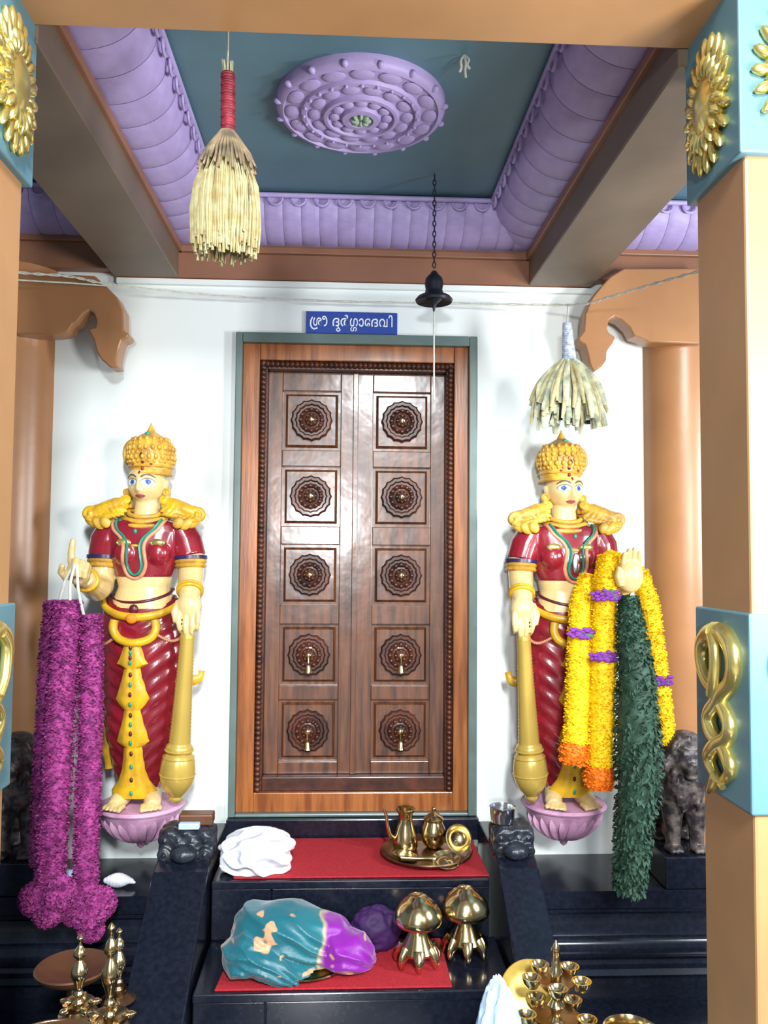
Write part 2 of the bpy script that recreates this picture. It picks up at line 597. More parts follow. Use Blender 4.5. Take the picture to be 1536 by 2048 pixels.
XL, XR = -0.675, 0.735
beam('cross_beam', 'brown front beam spanning between the two front pillars overhead', -0.95, 1.03, -1.76, -1.54, BZ + 0.038, 2.89, paint=True)
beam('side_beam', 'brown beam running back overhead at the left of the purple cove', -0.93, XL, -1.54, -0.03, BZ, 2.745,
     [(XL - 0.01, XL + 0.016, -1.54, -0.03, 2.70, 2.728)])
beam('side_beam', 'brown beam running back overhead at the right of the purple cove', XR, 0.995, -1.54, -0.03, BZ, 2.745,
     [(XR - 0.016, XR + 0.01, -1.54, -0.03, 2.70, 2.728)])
beam('wall_beam', 'brown beam along the top of the white wall above the door', -0.93, 0.995, -0.03, 0.0, BZ, 2.745,
     [(XL, XR, -0.052, -0.028, 2.70, 2.726)])
for (a, b, lb) in ((-2.4, -0.93, 'brown wall beam above the left round column'), (0.995, 2.4, 'brown wall beam above the right round column')):
    beam('wall_beam', lb, a, b, -0.06, 0.0, BZ + 0.02, 2.745, [(a, b, -0.08, -0.05, 2.72, 2.745)])

# ------------------------------------------------------------------ mauve coves round the ceiling
def cove(p0, p1, inward, label, n, span=0.165, rise=0.125, z0=2.742, flip=False):
    """quarter-round moulding of separate convex panels from p0 to p1"""
    p0, p1, inward = Vector(p0), Vector(p1), Vector(inward)
    t = thing('ceiling_cove', label, 'cove', (p0 + p1) / 2)
    d = (p1 - p0) / n
    L = d.length
    du = d.normalized()
    prot = None
    na, nl = 9, 7
    for k in range(n):
        if prot is None:
            v, f = [], []
            for i in range(na + 1):
                a = (pi / 2) * i / na
                for j in range(nl + 1):
                    s = j / nl
                    bul = 1 + 0.035 * (1 - (2 * s - 1) ** 4)
                    q = du * (s * L * 0.985) + inward * (span * sin(a) * bul) + Vector((0, 0, rise * (1 - cos(a)) - 0.03 * (bul - 1) * cos(a) * 4))
                    v.append(q)
            for i in range(na):
                for j in range(nl):
                    b = i * (nl + 1) + j
                    f.append((b, b + 1, b + nl + 2, b + nl + 1))
            m = MB().add(v, f)
            prot = m.build('cove_panel', M['purple'], t, True, False)
            prot.location = p0 - t.location
        else:
            copy_part(prot, t, p0 + d * k - t.location)
    # backing so that nothing shows through the joints, and the beaded lip with scallops
    b = MB()
    pts = []
    for i in range(na + 1):
        a = (pi / 2) * i / na
        pts.append(inward * (span * sin(a) * 0.97) + Vector((0, 0, rise * (1 - cos(a)) + 0.003)))
    v = [p0 + q for q in pts] + [p1 + q for q in pts]
    b.add(v, [(i, i + 1, i + na + 2, i + na + 1) for i in range(na)])
    b.build('cove_backing', M['purple'], t)
    lip = MB()
    top = Vector((0, 0, z0 + rise - p0.z)) + inward * (span * 1.09)
    lip.tube([p0 + top, p1 + top], 0.010, 8)
    lip.build('lip', M['purple'], t)
    sc = MB()
    m = int((p1 - p0).length / 0.085)
    for k in range(m):
        c = p0 + (p1 - p0) * ((k + 0.5) / m) + top + Vector((0, 0, -0.012))
        T = Matrix.Translation(c) @ Matrix.Rotation(math.atan2(du.y, du.x), 4, 'Z') @ RX90
        sc.torus((0, 0, 0), 0.026, 0.0055, 8, 6, T @ Matrix.Rotation(pi, 4, 'Z'), arc=pi)
    stuff(sc.build('scallop_row', M['purple'], t))
    return t


cove((XL, -1.54, 2.742), (XL, -0.03, 2.742), (1, 0, 0), 'lit mauve scaled cove left of the teal ceiling', 12)
cove((XR, -1.54, 2.742), (XR, -0.03, 2.742), (-1, 0, 0), 'shaded mauve scaled cove right of the teal ceiling', 12)
cove((XL, -0.03, 2.742), (XR, -0.03, 2.742), (0, -1, 0), 'mauve cove above the wall beam over the door', 20)
cove((XL, -1.54, 2.742), (XR, -1.54, 2.742), (0, 1, 0), 'mauve cove behind the front beam', 20)
cove((-2.0, -0.06, 2.744), (-0.93, -0.06, 2.744), (0, -1, 0), 'mauve cove over the left round column', 12)
cove((0.995, -0.06, 2.744), (2.0, -0.06, 2.744), (0, -1, 0), 'bright mauve cove over the right round column', 12)

# ------------------------------------------------------------------ round columns with scrolled bracket capitals
LB = [(-1.264, -0.1, 2.5671), (-0.9668, -0.1, 2.5585), (-0.9198, -0.1, 2.5162), (-0.8806, -0.1, 2.4777), (-0.8564, -0.1, 2.429), (-0.8525, -0.1, 2.3466), (-0.8313, -0.1, 2.3372), (-0.8385, -0.1, 2.3194), (-0.8593, -0.1, 2.3111), (-0.8681, -0.1, 2.2796), (-0.8766, -0.1, 2.2345), (-0.8683, -0.1, 2.2073), (-0.8987, -0.1, 2.2047), (-0.9318, -0.1, 2.2334), (-0.9536, -0.1, 2.2682), (-0.9642, -0.1, 2.311), (-0.9881, -0.1, 2.3516), (-0.9598, -0.1, 2.36), (-0.9566, -0.1, 2.3856), (-0.9668, -0.1, 2.4128), (-0.9824, -0.1, 2.4263), (-1.0049, -0.1, 2.4101), (-1.0306, -0.1, 2.3742), (-1.0438, -0.1, 2.37), (-1.0601, -0.1, 2.3403), (-1.0751, -0.1, 2.3342), (-1.1073, -0.1, 2.3296), (-1.2567, -0.1, 2.3265)]
RB = [(1.4145, -0.1, 2.6458), (1.0879, -0.1, 2.6379), (1.0329, -0.1, 2.6041), (0.9962, -0.1, 2.5646), (0.9576, -0.1, 2.5151), (0.931, -0.1, 2.4519), (0.9267, -0.1, 2.3852), (0.9024, -0.1, 2.3545), (0.9124, -0.1, 2.3407), (0.9325, -0.1, 2.331), (0.9423, -0.1, 2.291), (0.9502, -0.1, 2.251), (0.9661, -0.1, 2.2232), (0.9944, -0.1, 2.2438), (1.0147, -0.1, 2.2683), (1.0169, -0.1, 2.3065), (1.0413, -0.1, 2.3392), (1.0516, -0.1, 2.3636), (1.0274, -0.1, 2.3772), (1.0175, -0.1, 2.3972), (1.0257, -0.1, 2.4276), (1.0501, -0.1, 2.4443), (1.0764, -0.1, 2.4348), (1.1105, -0.1, 2.4032), (1.1265, -0.1, 2.3692), (1.1568, -0.1, 2.3617), (1.187, -0.1, 2.3461), (1.4107, -0.1, 2.3405)]


def column(cx, label, prof):
    t = thing('round_column', label, 'column', (cx, -0.02, 0.322), group='round back columns')
    r = 0.185
    MB().lathe([(r, 0.322), (r, 2.40), (r * 1.02, 2.60), (r * 1.02, 2.62)], 40, Matrix.Translation((cx, 0.06, 0))).build('shaft', M['column'], t)
    bev(MB().prism([(p[0], p[2]) for p in prof], -0.15, -0.06, 'y').build('scroll_bracket', M['column'], t, angle=radians(35)), 0.006, 2)
    return t


column(-1.335, 'ochre round column with scroll bracket left of the white wall', LB)
column(1.39, 'glossy ochre round column with scroll bracket right of the white wall', RB)

# ------------------------------------------------------------------ ceiling medallion
MC = Vector((0.035, -0.835, 2.885))
med = thing('ceiling_medallion', 'round mauve plaster medallion with concentric petals on teal ceiling', 'medallion', MC)
T0 = Matrix.Translation(MC) @ Matrix.Rotation(pi, 4, 'X')
R = 0.258
MB().lathe([(R, 0), (R, 0.022), (R * 0.97, 0.034), (R * 0.92, 0.038), (R * 0.90, 0.030), (R * 0.72, 0.034), (R * 0.70, 0.044), (R * 0.65, 0.046), (R * 0.63, 0.036),
            (R * 0.46, 0.040), (R * 0.44, 0.052), (R * 0.40, 0.053), (R * 0.38, 0.042), (R * 0.24, 0.044), (R * 0.22, 0.056), (R * 0.15, 0.058), (R * 0.14, 0.05), (0.002, 0.05)], 64, T0).build('disc', M['purple'], med)


def ring_of(n, rad, lx, ly, lz, nm, m, z, ph=0.0):
    first = None
    for k in range(n):
        a = 2 * pi * (k + ph) / n
        if first is None:
            p = MB().ell((0, 0, 0), (lx, ly, lz), 10, 6)
            first = p.build(nm, m, med, True, False)
            o = first
        else:
            o = copy_part(first, med)
        o.location = (rad * cos(a), rad * sin(a), -z)
        o.rotation_euler = (0, 0, a)


ring_of(16, R * 0.81, R * 0.095, R * 0.14, 0.007, 'petal', M['purple'], 0.034)
ring_of(16, R * 0.985, R * 0.055, R * 0.04, 0.010, 'tip', M['purple'], 0.028, 0.5)
ring_of(14, R * 0.545, R * 0.08, R * 0.11, 0.007, 'petal', M['purple'], 0.04)
ring_of(12, R * 0.31, R * 0.065, R * 0.075, 0.007, 'petal', M['purple'], 0.046)
ring_of(24, R * 0.675, R * 0.022, R * 0.022, 0.007, 'bead', M['purple'], 0.046)
ring_of(8, R * 0.08, R * 0.05, R * 0.028, 0.012, 'heart_petal', M['pistach'], 0.052)

# ------------------------------------------------------------------ door
dr = bpy.data.objects.new('door_1', None)
C.objects.link(dr)
dr.location = (0.042, 0.0, DZ0)
struct(dr)


def frame(name, x0, x1, z0, z1, wl, wr, wt, wb, y0, y1, m, b=0.004):
    """four-sided frame with separate left/right/top/bottom widths"""
    q = MB()
    q.box(x0, x0 + wl, y0, y1, z0, z1)
    q.box(x1 - wr, x1, y0, y1, z0, z1)
    q.box(x0 + wl, x1 - wr, y0, y1, z1 - wt, z1)
    if wb:
        q.box(x0 + wl, x1 - wr, y0, y1, z0, z0 + wb)
    return bev(q.build(name, m, dr, False), b, 2)


frame('stone_surround', DX0, DX1, DZ0 - 0.0, DZ1, 0.026, 0.034, 0.040, 0.012, -0.035, 0.20, M['stone_f'])
X0, X1, Z0, Z1 = DX0 + 0.026, DX1 - 0.034, DZ0 + 0.012, DZ1 - 0.04
frame('frame_board', X0, X1, Z0, Z1, 0.068, 0.058, 0.066, 0.075, -0.012, 0.20, M['wood_f'])
Xa, Xb, Za, Zb = X0 + 0.068, X1 - 0.058, Z0 + 0.075, Z1 - 0.066
# carved rope moulding: a row of slanted beads, joined
rp = MB()


def beads(a, b, n):
    a, b = Vector(a), Vector(b)
    for k in range(n):
        c = a + (b - a) * ((k + 0.5) / n)
        d = (b - a).normalized()
        L = (b - a).length / n
        ang = math.atan2(d.z, d.x)
        rp.ell(c, (L * 0.72, 0.016, 0.0125), 8, 6, Matrix.Rotation(-ang - 0.6, 4, 'Y'))


beads((Xa + 0.014, 0.0, Za), (Xa + 0.014, 0.0, Zb), 86)
beads((Xb - 0.014, 0.0, Za), (Xb - 0.014, 0.0, Zb), 86)
beads((Xa, 0.0, Zb - 0.014), (Xb, 0.0, Zb - 0.014), 40)
stuff(rp.build('rope_moulding', M['wood_d'], dr))
frame('inner_frame', Xa, Xb, Za, Zb, 0.030, 0.030, 0.034, 0.055, 0.008, 0.20, M['wood_d'])
La, Lb, Lz0, Lz1 = Xa + 0.030, Xb - 0.030, Za + 0.055, Zb - 0.034
XM = 0.043
ROW = [(0.0394, 0.06, 2.0469)[2], (0.0424, 0.06, 1.7367)[2], (0.0454, 0.06, 1.4193)[2], (0.0485, 0.06, 1.0989)[2], (0.0514, 0.06, 0.7977)[2]]
H2 = 0.122


def rosette(parent, c, m):
    T = Matrix.Translation(c) @ RX90
    q = MB()
    q.lathe([(0.083, 0), (0.083, 0.012), (0.076, 0.020), (0.066, 0.020), (0.060, 0.010), (0.052, 0.010), (0.047, 0.022), (0.040, 0.026),
             (0.034, 0.016), (0.027, 0.018), (0.022, 0.032), (0.012, 0.040), (0.002, 0.042)], 48, T, fn=lambda t, z: 1 + 0.035 * cos(16 * t))
    for k in range(12):
        a = 2 * pi * k / 12
        q.ell(T @ Vector((0.043 * cos(a), 0.043 * sin(a), 0.026)), (0.008, 0.006, 0.008), 6, 4)
    for k in range(8):
        a = 2 * pi * k / 8
        q.ell(T @ Vector((0.020 * cos(a), 0.020 * sin(a), 0.032)), (0.006, 0.006, 0.006), 6, 4)
    return q.build('rosette', m, parent)


for side in (0, 1):
    a, b = ((La, XM - 0.002), (XM + 0.002, Lb))[side]
    yf = 0.052
    leaf = MB()
    pa = ((-0.2599, 0.06, 1.7211)[0], (-0.0227, 0.06, 1.7237)[0]) if side == 0 else ((0.1098, 0.06, 1.7251)[0], (0.3455, 0.06, 1.7277)[0])
    leaf.box(a, pa[0], yf, yf + 0.05, Lz0, Lz1)
    leaf.box(pa[1], b, yf, yf + 0.05, Lz0, Lz1)
    zs = [Lz1] + [z for r in ROW for z in (r + H2, r - H2)] + [Lz0]
    for i in range(0, len(zs), 2):
        leaf.box(pa[0], pa[1], yf, yf + 0.05, zs[i + 1], zs[i])
    lo = bev(leaf.build('door_leaf', M['wood'], dr, False), 0.003, 2)
    pc = (pa[0] + pa[1]) / 2
    for i, z in enumerate(ROW):
        # sunk panel with a raised bevelled field
        hx = (pa[1] - pa[0]) / 2
        p = MB()
        p.box(pc - hx, pc + hx, yf + 0.018, yf + 0.05, z - H2, z + H2)
        g = 0.022
        v = []
        for (e, y) in ((0.012, yf + 0.018), (g, yf + 0.004)):
            v += [(pc - hx + e, y, z - H2 + e), (pc + hx - e, y, z - H2 + e), (pc + hx - e, y, z + H2 - e), (pc - hx + e, y, z + H2 - e)]
        p.add(v, [(4, 5, 6, 7), (0, 1, 5, 4), (1, 2, 6, 5), (2, 3, 7, 6), (3, 0, 4, 7)])
        p.build('panel', M['wood'], lo, False)
        rosette(lo, (pc, yf + 0.004, z), M['wood_d'])
        q = MB()
        c = Vector((pc, yf - 0.038, z))
        q.ell(c, (0.013, 0.006, 0.013), 12, 8)
        if i >= 3:      # little brass bell hanging from the boss
            q.tube([c, c + Vector((0, -0.004, -0.03))], 0.003, 6)
            q.lathe([(0.017, -0.066), (0.014, -0.058), (0.011, -0.040), (0.006, -0.030), (0.002, -0.028)], 14, Matrix.Translation(c + Vector((0, -0.004, 0))))
        q.build('brass_bell' if i >= 3 else 'glint_stud', M['brass'], lo)  # upper rows: brass bead added as the glint at each rosette centre
# meeting strip, thin rim mouldings of the panels' surrounds
st = MB()
st.box(XM - 0.016, XM + 0.006, 0.044, 0.056, Lz0, Lz1)
bev(st.build('meeting_strip', M['wood'], dr, False), 0.003, 2)

# door sill block of black stone in front of the frame
sl = thing('stone_sill', 'black granite sill block under the wooden door', 'sill', (0.042, -0.03, 0.415))
bev(MB().box(-0.445, 0.53, -0.06, 0.0, 0.40, 0.483).build('block', M['granite'], sl, False), 0.004, 2)

# ------------------------------------------------------------------ name board over the door
sg = thing('name_board', 'blue enamel name board with white Malayalam lettering above the door', 'sign', (0.018, -0.012, 2.389))
bev(MB().box(-0.166, 0.202, -0.014, 0.0, 2.391, 2.480).build('board', M['blue'], sg, False), 0.002, 2)


def glyphs(txt, x, z, size, sx=1.0, width=None):
    cu = bpy.data.curves.new('t', 'FONT')
    cu.body = txt
    cu.size = size
    cu.extrude = 0.0012
    cu.offset = 0.0006
    o = bpy.data.objects.new('t', cu)
    C.objects.link(o)
    dg = bpy.context.evaluated_depsgraph_get()
    dg.update()
    me = bpy.data.meshes.new_from_object(o.evaluated_get(dg))
    bpy.data.objects.remove(o)
    xs = [v.co.x for v in me.vertices] or [0, 1]
    x0, x1 = min(xs), max(xs)
    if width:
        sx = width / max(x1 - x0, 1e-6)
    me.transform(Matrix.Translation((x, -0.0155, z)) @ RX90 @ Matrix.Diagonal((sx, 1, 1, 1)) @ Matrix.Translation((-x0, 0, 0)))
    me.transform(Matrix.Translation(-Vector(sg.location)))
    return link('letter', me, M['lett'], sg, False)


# sri: hook of the conjunct ra, sha, long i;  then du, r, gga (stacked), aa, de, vi
def stroke(pts, r=0.0032):
    MB().tube(catmull([(p[0], -0.0150, p[1]) for p in pts], 6), r, 6, flat=0.4).build('letter', M['lett'], sg)


zb = 2.421
S = 0.057
stroke([(-0.120, 2.412), (-0.136, 2.408), (-0.147, 2.420), (-0.147, 2.440), (-0.140, 2.456)])
glyphs('\u0d36', -0.138, zb, S, width=0.036)
stroke([(-0.094, 2.420), (-0.086, 2.426), (-0.083, 2.440), (-0.087, 2.455), (-0.095, 2.459), (-0.100, 2.453), (-0.096, 2.447), (-0.090, 2.451)], 0.0028)
glyphs('\u0d26', -0.060, zb, S, width=0.028)
stroke([(-0.040, 2.421), (-0.034, 2.412), (-0.030, 2.404), (-0.038, 2.400), (-0.044, 2.406), (-0.038, 2.412)], 0.0026)
glyphs('\u0d7c', -0.028, zb, S, width=0.034)
glyphs('\u0d17', 0.010, zb, S, width=0.032)
glyphs('\u0d17', 0.012, zb - 0.020, S * 0.5, width=0.026)
glyphs('\u0d3e', 0.046, zb, S, width=0.020)
glyphs('\u0d47', 0.070, zb, S, width=0.022)
glyphs('\u0d26', 0.096, zb, S, width=0.028)
glyphs('\u0d35', 0.128, zb, S, width=0.034)
glyphs('\u0d3f', 0.166, zb, S, width=0.016)

# ------------------------------------------------------------------ steps, carpets, balustrades
SX0, SX1 = -0.432, 0.498
stp = thing('stone_steps', 'black granite steps leading up to the wooden door', 'steps', (0.042, -0.4, 0))
bev(MB().box(SX0, SX1, -0.455, -0.06, 0.0, 0.385).build('step_core', M['granite'], stp, False), 0.003, 1)
for (nm, x0, x1, y0, y1, z0, z1) in (
        ('tread_slab', SX0, SX1, -0.475, -0.06, 0.385, 0.412),
        ('riser_slab', SX0, -0.236, -0.468, -0.455, 0.218, 0.385),
        ('riser_slab', -0.233, SX1, -0.468, -0.455, 0.218, 0.385),
        ('lower_tread_slab', SX0, SX1 + 0.02, -0.80, -0.455, 0.188, 0.215),
        ('riser_slab', SX0, -0.222, -0.792, -0.78, 0.0, 0.188),
        ('riser_slab', -0.219, SX1 + 0.02, -0.792, -0.78, 0.0, 0.188)):
    bev(MB().box(x0, x1, y0, y1, z0, z1).build(nm, M['granite'], stp, False), 0.004, 2)
MB().box(SX0, SX1, -0.78, -0.455, 0.0, 0.188).build('lower_step_core', M['granite'], stp, False)


def carpet(label, poly, z):
    t = thing('red_carpet', label, 'carpet', (0.04, poly[0][1], z))
    bev(MB().prism(poly, z, z + 0.006, 'z').build('pile', M['carpet'], t, False), 0.002, 1)


carpet('red carpet strip on the upper step before the door', [((-0.3623, -0.44, 0.4123)[0], -0.455), ((0.5011, -0.44, 0.4169)[0], -0.455), ((0.4976, -0.44, 0.4169)[0], -0.075), (-0.40, -0.075)], 0.412)
carpet('red carpet strip on the lower step under the silk bundle', [((-0.3705, -0.77, 0.2056)[0], -0.785), ((0.3321, -0.77, 0.1941)[0], -0.785), ((0.3321, -0.77, 0.1941)[0] + 0.0, -0.475), ((-0.3558, -0.77, 0.2054)[0] + 0.01, -0.475)], 0.215)


def balustrade(x0, x1, label, seed):
    t = thing('stair_balustrade', label, 'balustrade', ((x0 + x1) / 2, -0.4, 0))
    prof = [(-0.065, 0.0), (-1.12, 0.0), (-1.12, 0.04), (-0.90, 0.17), (-0.50, 0.455), (-0.44, 0.475), (-0.065, 0.475)]
    bev(MB().prism(prof, x0, x1, 'x').build('slope', M['granite'], t, False), 0.006, 2)
    cx = (x0 + x1) / 2
    rnd = random.Random(seed)
    h = MB()
    # carved scroll-work head: core, rows of curls and a snout
    h.box(x0 + 0.012, x1 - 0.012, -0.43, -0.325, 0.46, 0.55)
    for iz, z in enumerate((0.487, 0.53)):
        for ix in range(4):
            x = x0 + 0.022 + (x1 - x0 - 0.044) * ix / 3
            y = -0.435 + 0.012 * iz
            h.torus((x, y, z), 0.017, 0.0085, 14, 7, RX90 @ Matrix.Rotation(rnd.uniform(-.4, .4), 4, 'X'))
            h.ell((x, y - 0.006, z), (0.008, 0.010, 0.008), 8, 6)
        for iy in range(2):
            for xx in (x0 + 0.006, x1 - 0.006):
                h.torus((xx, -0.39 + iy * 0.045, z), 0.022, 0.010, 14, 7, Matrix.Rotation(pi / 2, 4, 'Y'))
    for iy in range(2):
        for ix in range(3):
            h.ell((x0 + 0.035 + ix * (x1 - x0 - 0.07) / 2, -0.40 + iy * 0.06, 0.553), (0.03, 0.036, 0.017), 10, 7, Matrix.Rotation(rnd.uniform(-.6, .6), 4, 'Z'))
    h.ell((cx, -0.455, 0.495), (0.045, 0.035, 0.028), 12, 8)
    voxel(h, 0.0042, 'carved_head', M['granite_r'], t, 3)
    return t


balustrade(-0.620, -0.440, 'sloping black granite balustrade left of steps, carved head on top', 3)
balustrade(0.525, 0.662, 'sloping black granite balustrade right of steps, carved head on top', 5)

# ================================================================== GUARDIAN STATUES
U = 3.17 / 1650.0      # one modelling unit of the figures in metres (figure about 770 units tall)


def FW(p, mirror):
    """figure units -> metres in the figure's own space"""
    return Vector((mirror * (p[0] - 0.0155 * p[2]) * U, p[1] * U, (p[2] * 0.955 + 11.0) * U))


def INV(q, mirror):
    z = (q.z / U - 11.0) / 0.955
    return Vector((q.x / U * mirror + 0.0155 * z, q.y / U, z))


def L(px, py, y):
    return (px - 282, y, 1615 - py)


def guardian(loc, mirror, label, pointing):
    t = thing('guardian_statue', label, 'statue', loc)

    def part(mb, name, m, parent=t, **k):
        mb.v = [FW(p, mirror) for p in mb.v]
        return mb.build(name, m, parent, world=False, **k)

    def skin(mb, size, name, m, parent, it):
        mb.v = [FW(p, mirror) for p in mb.v]
        return voxel(mb, size, name, m, parent, it, world=False)

    # ---------------- lotus corbel that carries the figure
    def clampy(mb, ymax):
        mb.v = [(p[0], min(p[1], ymax), p[2]) for p in mb.v]
        return mb
    zmax = 66 - 0.0
    b = MB().lathe([(1, -92), (6, -88), (9, -80), (20, -74), (40, -62), (58, -44), (70, -26), (78, -8), (80, -4), (78, -1), (70, 0), (0.5, 0)], 56,
                   None, fn=lambda a, z: 1 + (0.018 * abs(sin(6 * a)) if z < 0 else 0))
    base = part(clampy(b, zmax), 'lotus_corbel', M['pinkbase'])
    pet = MB()
    for k in range(11):
        a = -pi + pi * (k + 0.5) / 11
        pts = []
        for (r, z) in ((72, -20), (62, -40), (44, -60), (24, -74)):
            pts.append((r * cos(a), r * sin(a), z))
        pet.tube(catmull(pts, 3), [3, 7, 8.5, 9, 8.5, 8, 7, 6, 5, 3.5], 6, flat=0.25)
    pet.torus((0, 0, -6), 79.5, 3.5, 48, 6)
    part(clampy(pet, zmax), 'petal_row', M['pinkbase'], base)

    # ---------------- body: torso, neck, head, arms, hands, feet in one skin
    body = MB()

    def ring(px, py, hw, hd, y=0, n=36, p=2.3):
        out = []
        for k in range(n):
            a = 2 * pi * k / n
            c, s_ = cos(a), sin(a)
            q = (abs(c) ** p + abs(s_) ** p) ** (-1 / p)
            out.append((px - 282 + hw * c * q, y + hd * s_ * q, 1615 - py))
        return out
    body.loft([ring(290, 985, 22, 22, 2), ring(290, 1015, 24, 24, 2), ring(289, 1033, 26, 26, 2), ring(288, 1043, 50, 30), ring(288, 1056, 78, 34),
               ring(288, 1080, 72, 40), ring(287, 1115, 62, 42), ring(287, 1150, 56, 38), ring(286, 1180, 50, 37), ring(284, 1210, 60, 42),
               ring(283, 1245, 74, 46), ring(284, 1320, 74, 44), ring(283, 1420, 66, 40), ring(282, 1500, 50, 32), ring(281, 1570, 36, 26)])
    # head
    hv, hf = [], []
    nu, nv = 72, 60
    hx, hz = 290 - 282, 1615 - 966
    yaw = radians(-11)

    def g(x, z, cx, cz, sx, sz):
        return math.exp(-((x - cx) / sx) ** 2 - ((z - cz) / sz) ** 2)

    def hp(x, y, z):
        c, s_ = cos(yaw), sin(yaw)
        return (hx + x * c - y * s_, x * s_ + y * c, hz + z)
    for j in range(nv + 1):
        ph = pi * j / nv
        for i in range(nu):
            th = 2 * pi * i / nu
            nx, ny, nz = sin(ph) * cos(th), sin(ph) * sin(th), cos(ph)
            wz = 1.0 if nz > 0 else 1 - 0.22 * (nz * nz)
            x, y, z = 37 * nx * wz, 41 * ny * (1.0 if nz > 0 else 1 - 0.10 * nz * nz), 47 * nz
            if ny < 0:
                fr = -ny
                dy = 0
                dy -= 8.0 * g(x, z, 0, -15, 5.5, 8) + 4.5 * g(x, z, 0, -4, 4, 11)     # nose
                dy -= 2.5 * (g(x, z, -5.5, -17, 3.5, 3.5) + g(x, z, 5.5, -17, 3.5, 3.5))
                dy += 4.5 * (g(x, z, -16, 1, 9, 6.5) + g(x, z, 16, 1, 9, 6.5))         # sockets
                dy -= 2.5 * (g(x, z, -16, 13, 12, 4) + g(x, z, 16, 13, 12, 4))         # brow
                dy -= 3.5 * g(x, z, 0, -28, 9, 5)                                      # lips
                dy += 1.5 * g(x, z, 0, -35.5, 7, 2.5)
                dy -= 3.5 * g(x, z, 0, -42, 9, 6)                                      # chin
                dy -= 2.5 * (g(x, z, -20, -16, 9, 9) + g(x, z, 20, -16, 9, 9))         # cheeks
                y += dy * min(1, fr * 1.4)
            hv.append(hp(x, y, z))
    for j in range(nv):
        for i in range(nu):
            hf.append((j * nu + i, j * nu + (i + 1) % nu, (j + 1) * nu + (i + 1) % nu, (j + 1) * nu + i))
    body.add(hv, hf)
    for sg_ in (-1, 1):
        body.ell(hp(sg_ * 37, 4, -4), (4.5, 8, 13), 10, 8, Matrix.Rotation(sg_ * 0.25, 4, 'Y'))
        body.ell(hp(sg_ * 36, 2, -16), (4, 5, 7), 8, 6)
    # lowered arm on the mace
    body.tube([L(355, 1062, 2), L(366, 1085, 0), L(375, 1115, -4), L(378, 1145, -10), L(380, 1168, -26), L(383, 1188, -48), L(384, 1200, -58)],
              [27, 29, 27, 25, 24, 21, 19], 20)
    body.ell(L(357, 1062, 2), (28, 28, 26), 16, 10)
    body.ell(L(385, 1215, -64), (24, 17, 28), 18, 12)
    for k, (fx, fy, ln) in enumerate(((368, 1236, 30), (380, 1240, 35), (392, 1240, 34), (403, 1234, 29))):
        body.tube([L(fx, fy - 12, -72), L(fx + (k - 1.5) * 0.6, fy + ln * 0.35, -79), L(fx - (k - 1.5) * 0.8, fy + ln * 0.75, -76), L(fx - (k - 1.5) * 1.6, fy + ln, -68)],
                  [4.9, 4.8, 4.4, 3.4], 10)
    body.tube([L(366, 1205, -62), L(358, 1226, -72), L(362, 1246, -76)], [7.5, 6.5, 5], 10)
    # raised arm with the forearm coming forward
    ex = 206
    body.tube([L(224, 1062, 2), L(213, 1085, 0), L(207, 1120, 0), L(205, 1150, -4), L(205, 1176, -16), L(206, 1180, -45), L(208, 1172, -85), L(209, 1164, -115), L(209, 1157, -132)],
              [27, 29, 27, 25, 26, 27, 23, 19, 17], 20)
    body.ell(L(222, 1062, 2), (28, 28, 26), 16, 10)
    hxp, hyp, hzp = L(204, 1150, -148)
    if pointing:
        body.ell((hxp, hyp, hzp + 4), (21, 13, 25), 18, 12)
        # index finger up, the others folded into the palm
        body.tube([(hxp - 12, hyp, hzp + 20), (hxp - 12, hyp - 2, hzp + 40), (hxp - 10, hyp - 3, hzp + 56), (hxp - 9, hyp - 2, hzp + 66)], [7, 6.2, 5.6, 4.2], 10)
        for k, ox in enumerate((-1, 9, 18)):
            ln = (19, 17, 13)[k]
            body.tube([(hxp + ox, hyp, hzp + 18 - k * 3), (hxp + ox, hyp - 10, hzp + 18 + ln * 0.45 - k * 3), (hxp + ox, hyp - 21, hzp + 12 - k * 3), (hxp + ox - 1, hyp - 20, hzp - 4 - k * 2)],
                      [6.6, 6.2, 5.8, 4.6], 10)
        body.tube([(hxp - 17, hyp - 4, hzp - 10), (hxp - 27, hyp - 10, hzp + 4), (hxp - 22, hyp - 18, hzp + 18)], [7.5, 6.8, 5], 10)
    else:
        # open hand held up, fingers together
        body.ell((hxp, hyp, hzp + 6), (25, 13, 33), 18, 12)
        for k, (ox, ln) in enumerate(((-15.5, 30), (-5.5, 37), (5.0, 35), (14.5, 27))):
            body.tube([(hxp + ox, hyp, hzp + 24), (hxp + ox, hyp - 2, hzp + 24 + ln * 0.45), (hxp + ox * 0.95, hyp - 5, hzp + 24 + ln * 0.8), (hxp + ox * 0.9, hyp - 8, hzp + 24 + ln)],
                      [5.0, 4.8, 4.5, 3.4], 10)
        body.tube([(hxp + 18, hyp - 2, hzp - 12), (hxp + 27, hyp - 9, hzp + 6), (hxp + 25, hyp - 13, hzp + 24)], [8, 7, 5], 10)
